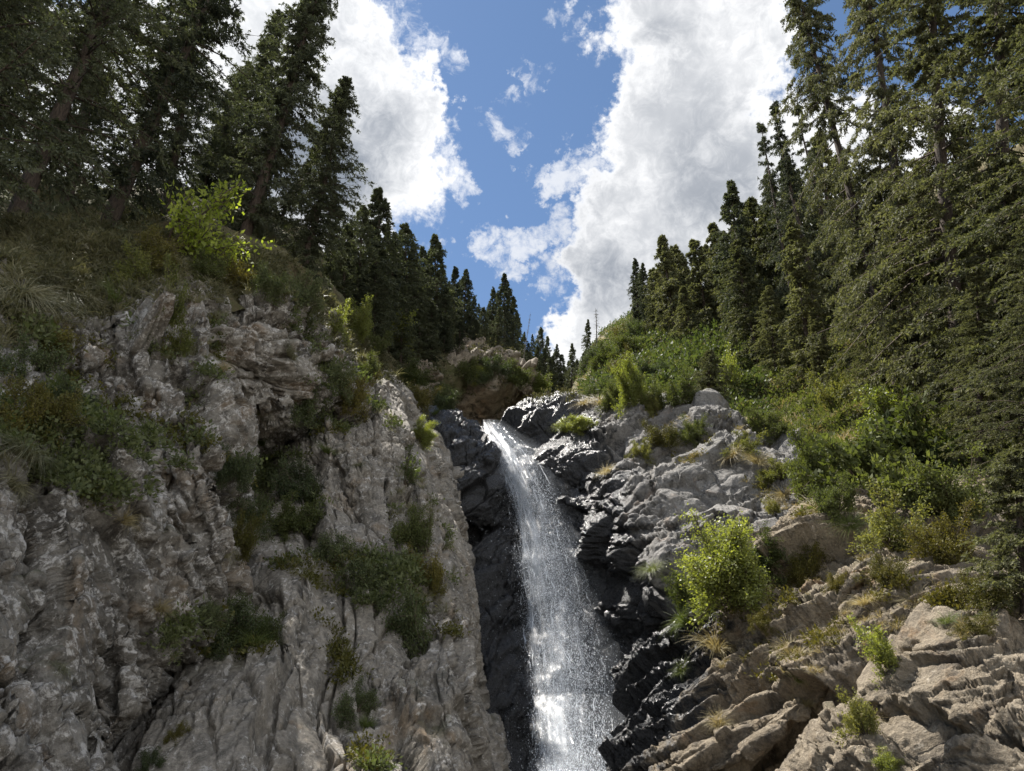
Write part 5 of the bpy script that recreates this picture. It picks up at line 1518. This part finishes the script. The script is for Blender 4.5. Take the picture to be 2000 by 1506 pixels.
# ------------------------------------------------------------------ ground cover nobody could count
def cover(name, polys, n, maker, mat, size, seed, only=None, nzmin=-1.0, label=None, moss=None):
    rg = np.random.default_rng(seed)
    temps = [maker(rg) for _ in range(10)]
    V, F, off = [], [], 0
    areas = []
    for poly in polys:
        a = np.array(poly, float)
        areas.append((a, a.min(0), a.max(0)))
    wts = np.array([np.prod(b - a) for _, a, b in areas]); wts /= wts.sum()

    def inside(p, a):
        x, y = p
        c = False
        for i in range(len(a)):
            (x1, y1), (x2, y2) = a[i], a[i - 1]
            if (y1 > y) != (y2 > y) and x < (x2 - x1) * (y - y1) / (y2 - y1) + x1:
                c = not c
        return c
    got = tries = 0
    while got < n and tries < n * 8:
        tries += 1
        a, lo, hi = areas[rg.choice(len(areas), p=wts)]
        p = lo + (hi - lo) * rg.random(2)
        if not inside(p, a):
            continue
        g = ground_at(*p)
        if g is None:
            continue
        loc, nor, nm = g
        if only and not nm.startswith(only):
            continue
        if nor[2] < nzmin:
            continue
        if moss is not None and vnoise(np.array([loc * 0.8]), seed)[0] + 0.6 * vnoise(np.array([loc * 2.1]), seed + 1)[0] < moss:
            continue
        t = np.linalg.norm(loc - EYE)
        s = size * (0.6 + 0.9 * rg.random()) * (0.35 + 0.65 * min(t / 22.0, 2.5))
        ax = unit(np.array((0, 0, 1.0)) + nor * 0.7)
        q = np.array(Vector(ax).to_track_quat('Z', 'Y').to_matrix())
        an = rg.random() * 6.28
        Rz = np.array(((math.cos(an), -math.sin(an), 0), (math.sin(an), math.cos(an), 0), (0, 0, 1)))
        v, f = temps[rg.integers(10)]
        V.append((v * s) @ (q @ Rz).T + loc - nor * 0.02); F.append(f + off); off += len(v)
        got += 1
    if V:
        link(name, quad_mesh(name, np.concatenate(V), np.concatenate(F), mat), kind='stuff', label=label or name)


def mk_grass(rg):
    return tuft_arrays(rg, 24, 0.9, 1.0, 0.032, 0.6)


def mk_leaf(rg):
    n = 34
    b = rg.normal(0, 0.32, (n, 3)); b[:, 2] = np.abs(b[:, 2]) * 0.9
    d = b + rg.normal(0, 0.5, (n, 3)) + np.array((0, 0, 0.3))
    return kites(b, d, 0.28 * (0.6 + 0.8 * rg.random(n)), 0.15 * (0.6 + 0.8 * rg.random(n)), rg)


CLIFFTOP = [[(0, 430), (300, 420), (560, 500), (660, 600), (800, 740), (700, 720), (620, 650), (560, 600), (300, 590), (0, 680)]]
SUNNY = [[(1130, 800), (1130, 670), (1250, 590), (1600, 570), (2000, 640), (2000, 1200), (1900, 1180), (1700, 1040), (1560, 980), (1420, 860)]]
VALLEY = [[(640, 620), (760, 560), (1000, 660), (1150, 790), (1100, 790), (900, 790), (720, 740)]]
NEARROCK = [[(0, 640), (430, 620), (440, 900), (200, 1000), (0, 900)], [(440, 900), (620, 880), (640, 1050), (800, 1100), (880, 1200), (700, 1180), (460, 1080)],
            [(330, 1200), (540, 1180), (540, 1290), (300, 1290)], [(540, 560), (640, 640), (760, 800), (640, 860), (560, 800)],
            [(620, 1200), (680, 1240), (760, 1506), (690, 1506)], [(760, 800), (880, 1050), (900, 1250), (820, 1250), (760, 1000)]]
TANROCK = [[(1400, 870), (1560, 950), (1900, 1180), (1900, 1240), (1560, 1340), (1350, 1300), (1330, 1180), (1560, 1080)], [(1220, 800), (1420, 800), (1560, 940), (1300, 900)]]
cover('grass', CLIFFTOP, 1200, mk_grass, M_GRASS_PALE, 0.42, 501, None, 0.0, 'grey grass on the shaded cliff tops')
cover('undergrowth', CLIFFTOP + VALLEY, 1500, mk_leaf, M_HERB, 0.28, 502, None, 0.0, 'dark low growth under the spruces')
cover('undergrowth', SUNNY, 3600, mk_leaf, M_LEAF_GREEN, 0.33, 503, 'hill', -1, 'low green growth on the sunny slope')
RIDGE = [[(1130, 800), (1130, 660), (1250, 595), (1500, 620), (1500, 820)]]
cover('undergrowth', RIDGE, 1300, mk_leaf, M_LEAF_DARK, 0.42, 511, 'hill', -1, 'dark bushes and herbs on the sunny ridge')
cover('grass', SUNNY, 1800, mk_grass, M_GRASS_STRAW, 0.38, 504, 'hill', -1, 'dry grass on the sunny slope')
cover('undergrowth', NEARROCK, 1500, mk_leaf, M_LEAF_DARK, 0.30, 505, 'cliff', -0.2, 'dark low growth in the gullies and ledges', 0.25)
cover('undergrowth', NEARROCK, 700, mk_leaf, M_LEAF_OLIVE, 0.26, 506, 'cliff', 0.0, 'olive moss and herbs on ledges', 0.3)
cover('grass', NEARROCK, 500, mk_grass, M_GRASS_PALE, 0.30, 507, 'cliff', 0.0, 'grey grass on ledges of the shaded cliffs', 0.2)
cover('grass', TANROCK, 700, mk_grass, M_GRASS_STRAW, 0.24, 508, 'cliff', 0.1, 'dry grass on ledges of the sunny rock', 0.15)
cover('undergrowth', TANROCK, 700, mk_leaf, M_LEAF_OLIVE, 0.22, 509, 'cliff', 0.1, 'olive herbs on ledges of the sunny rock', 0.2)
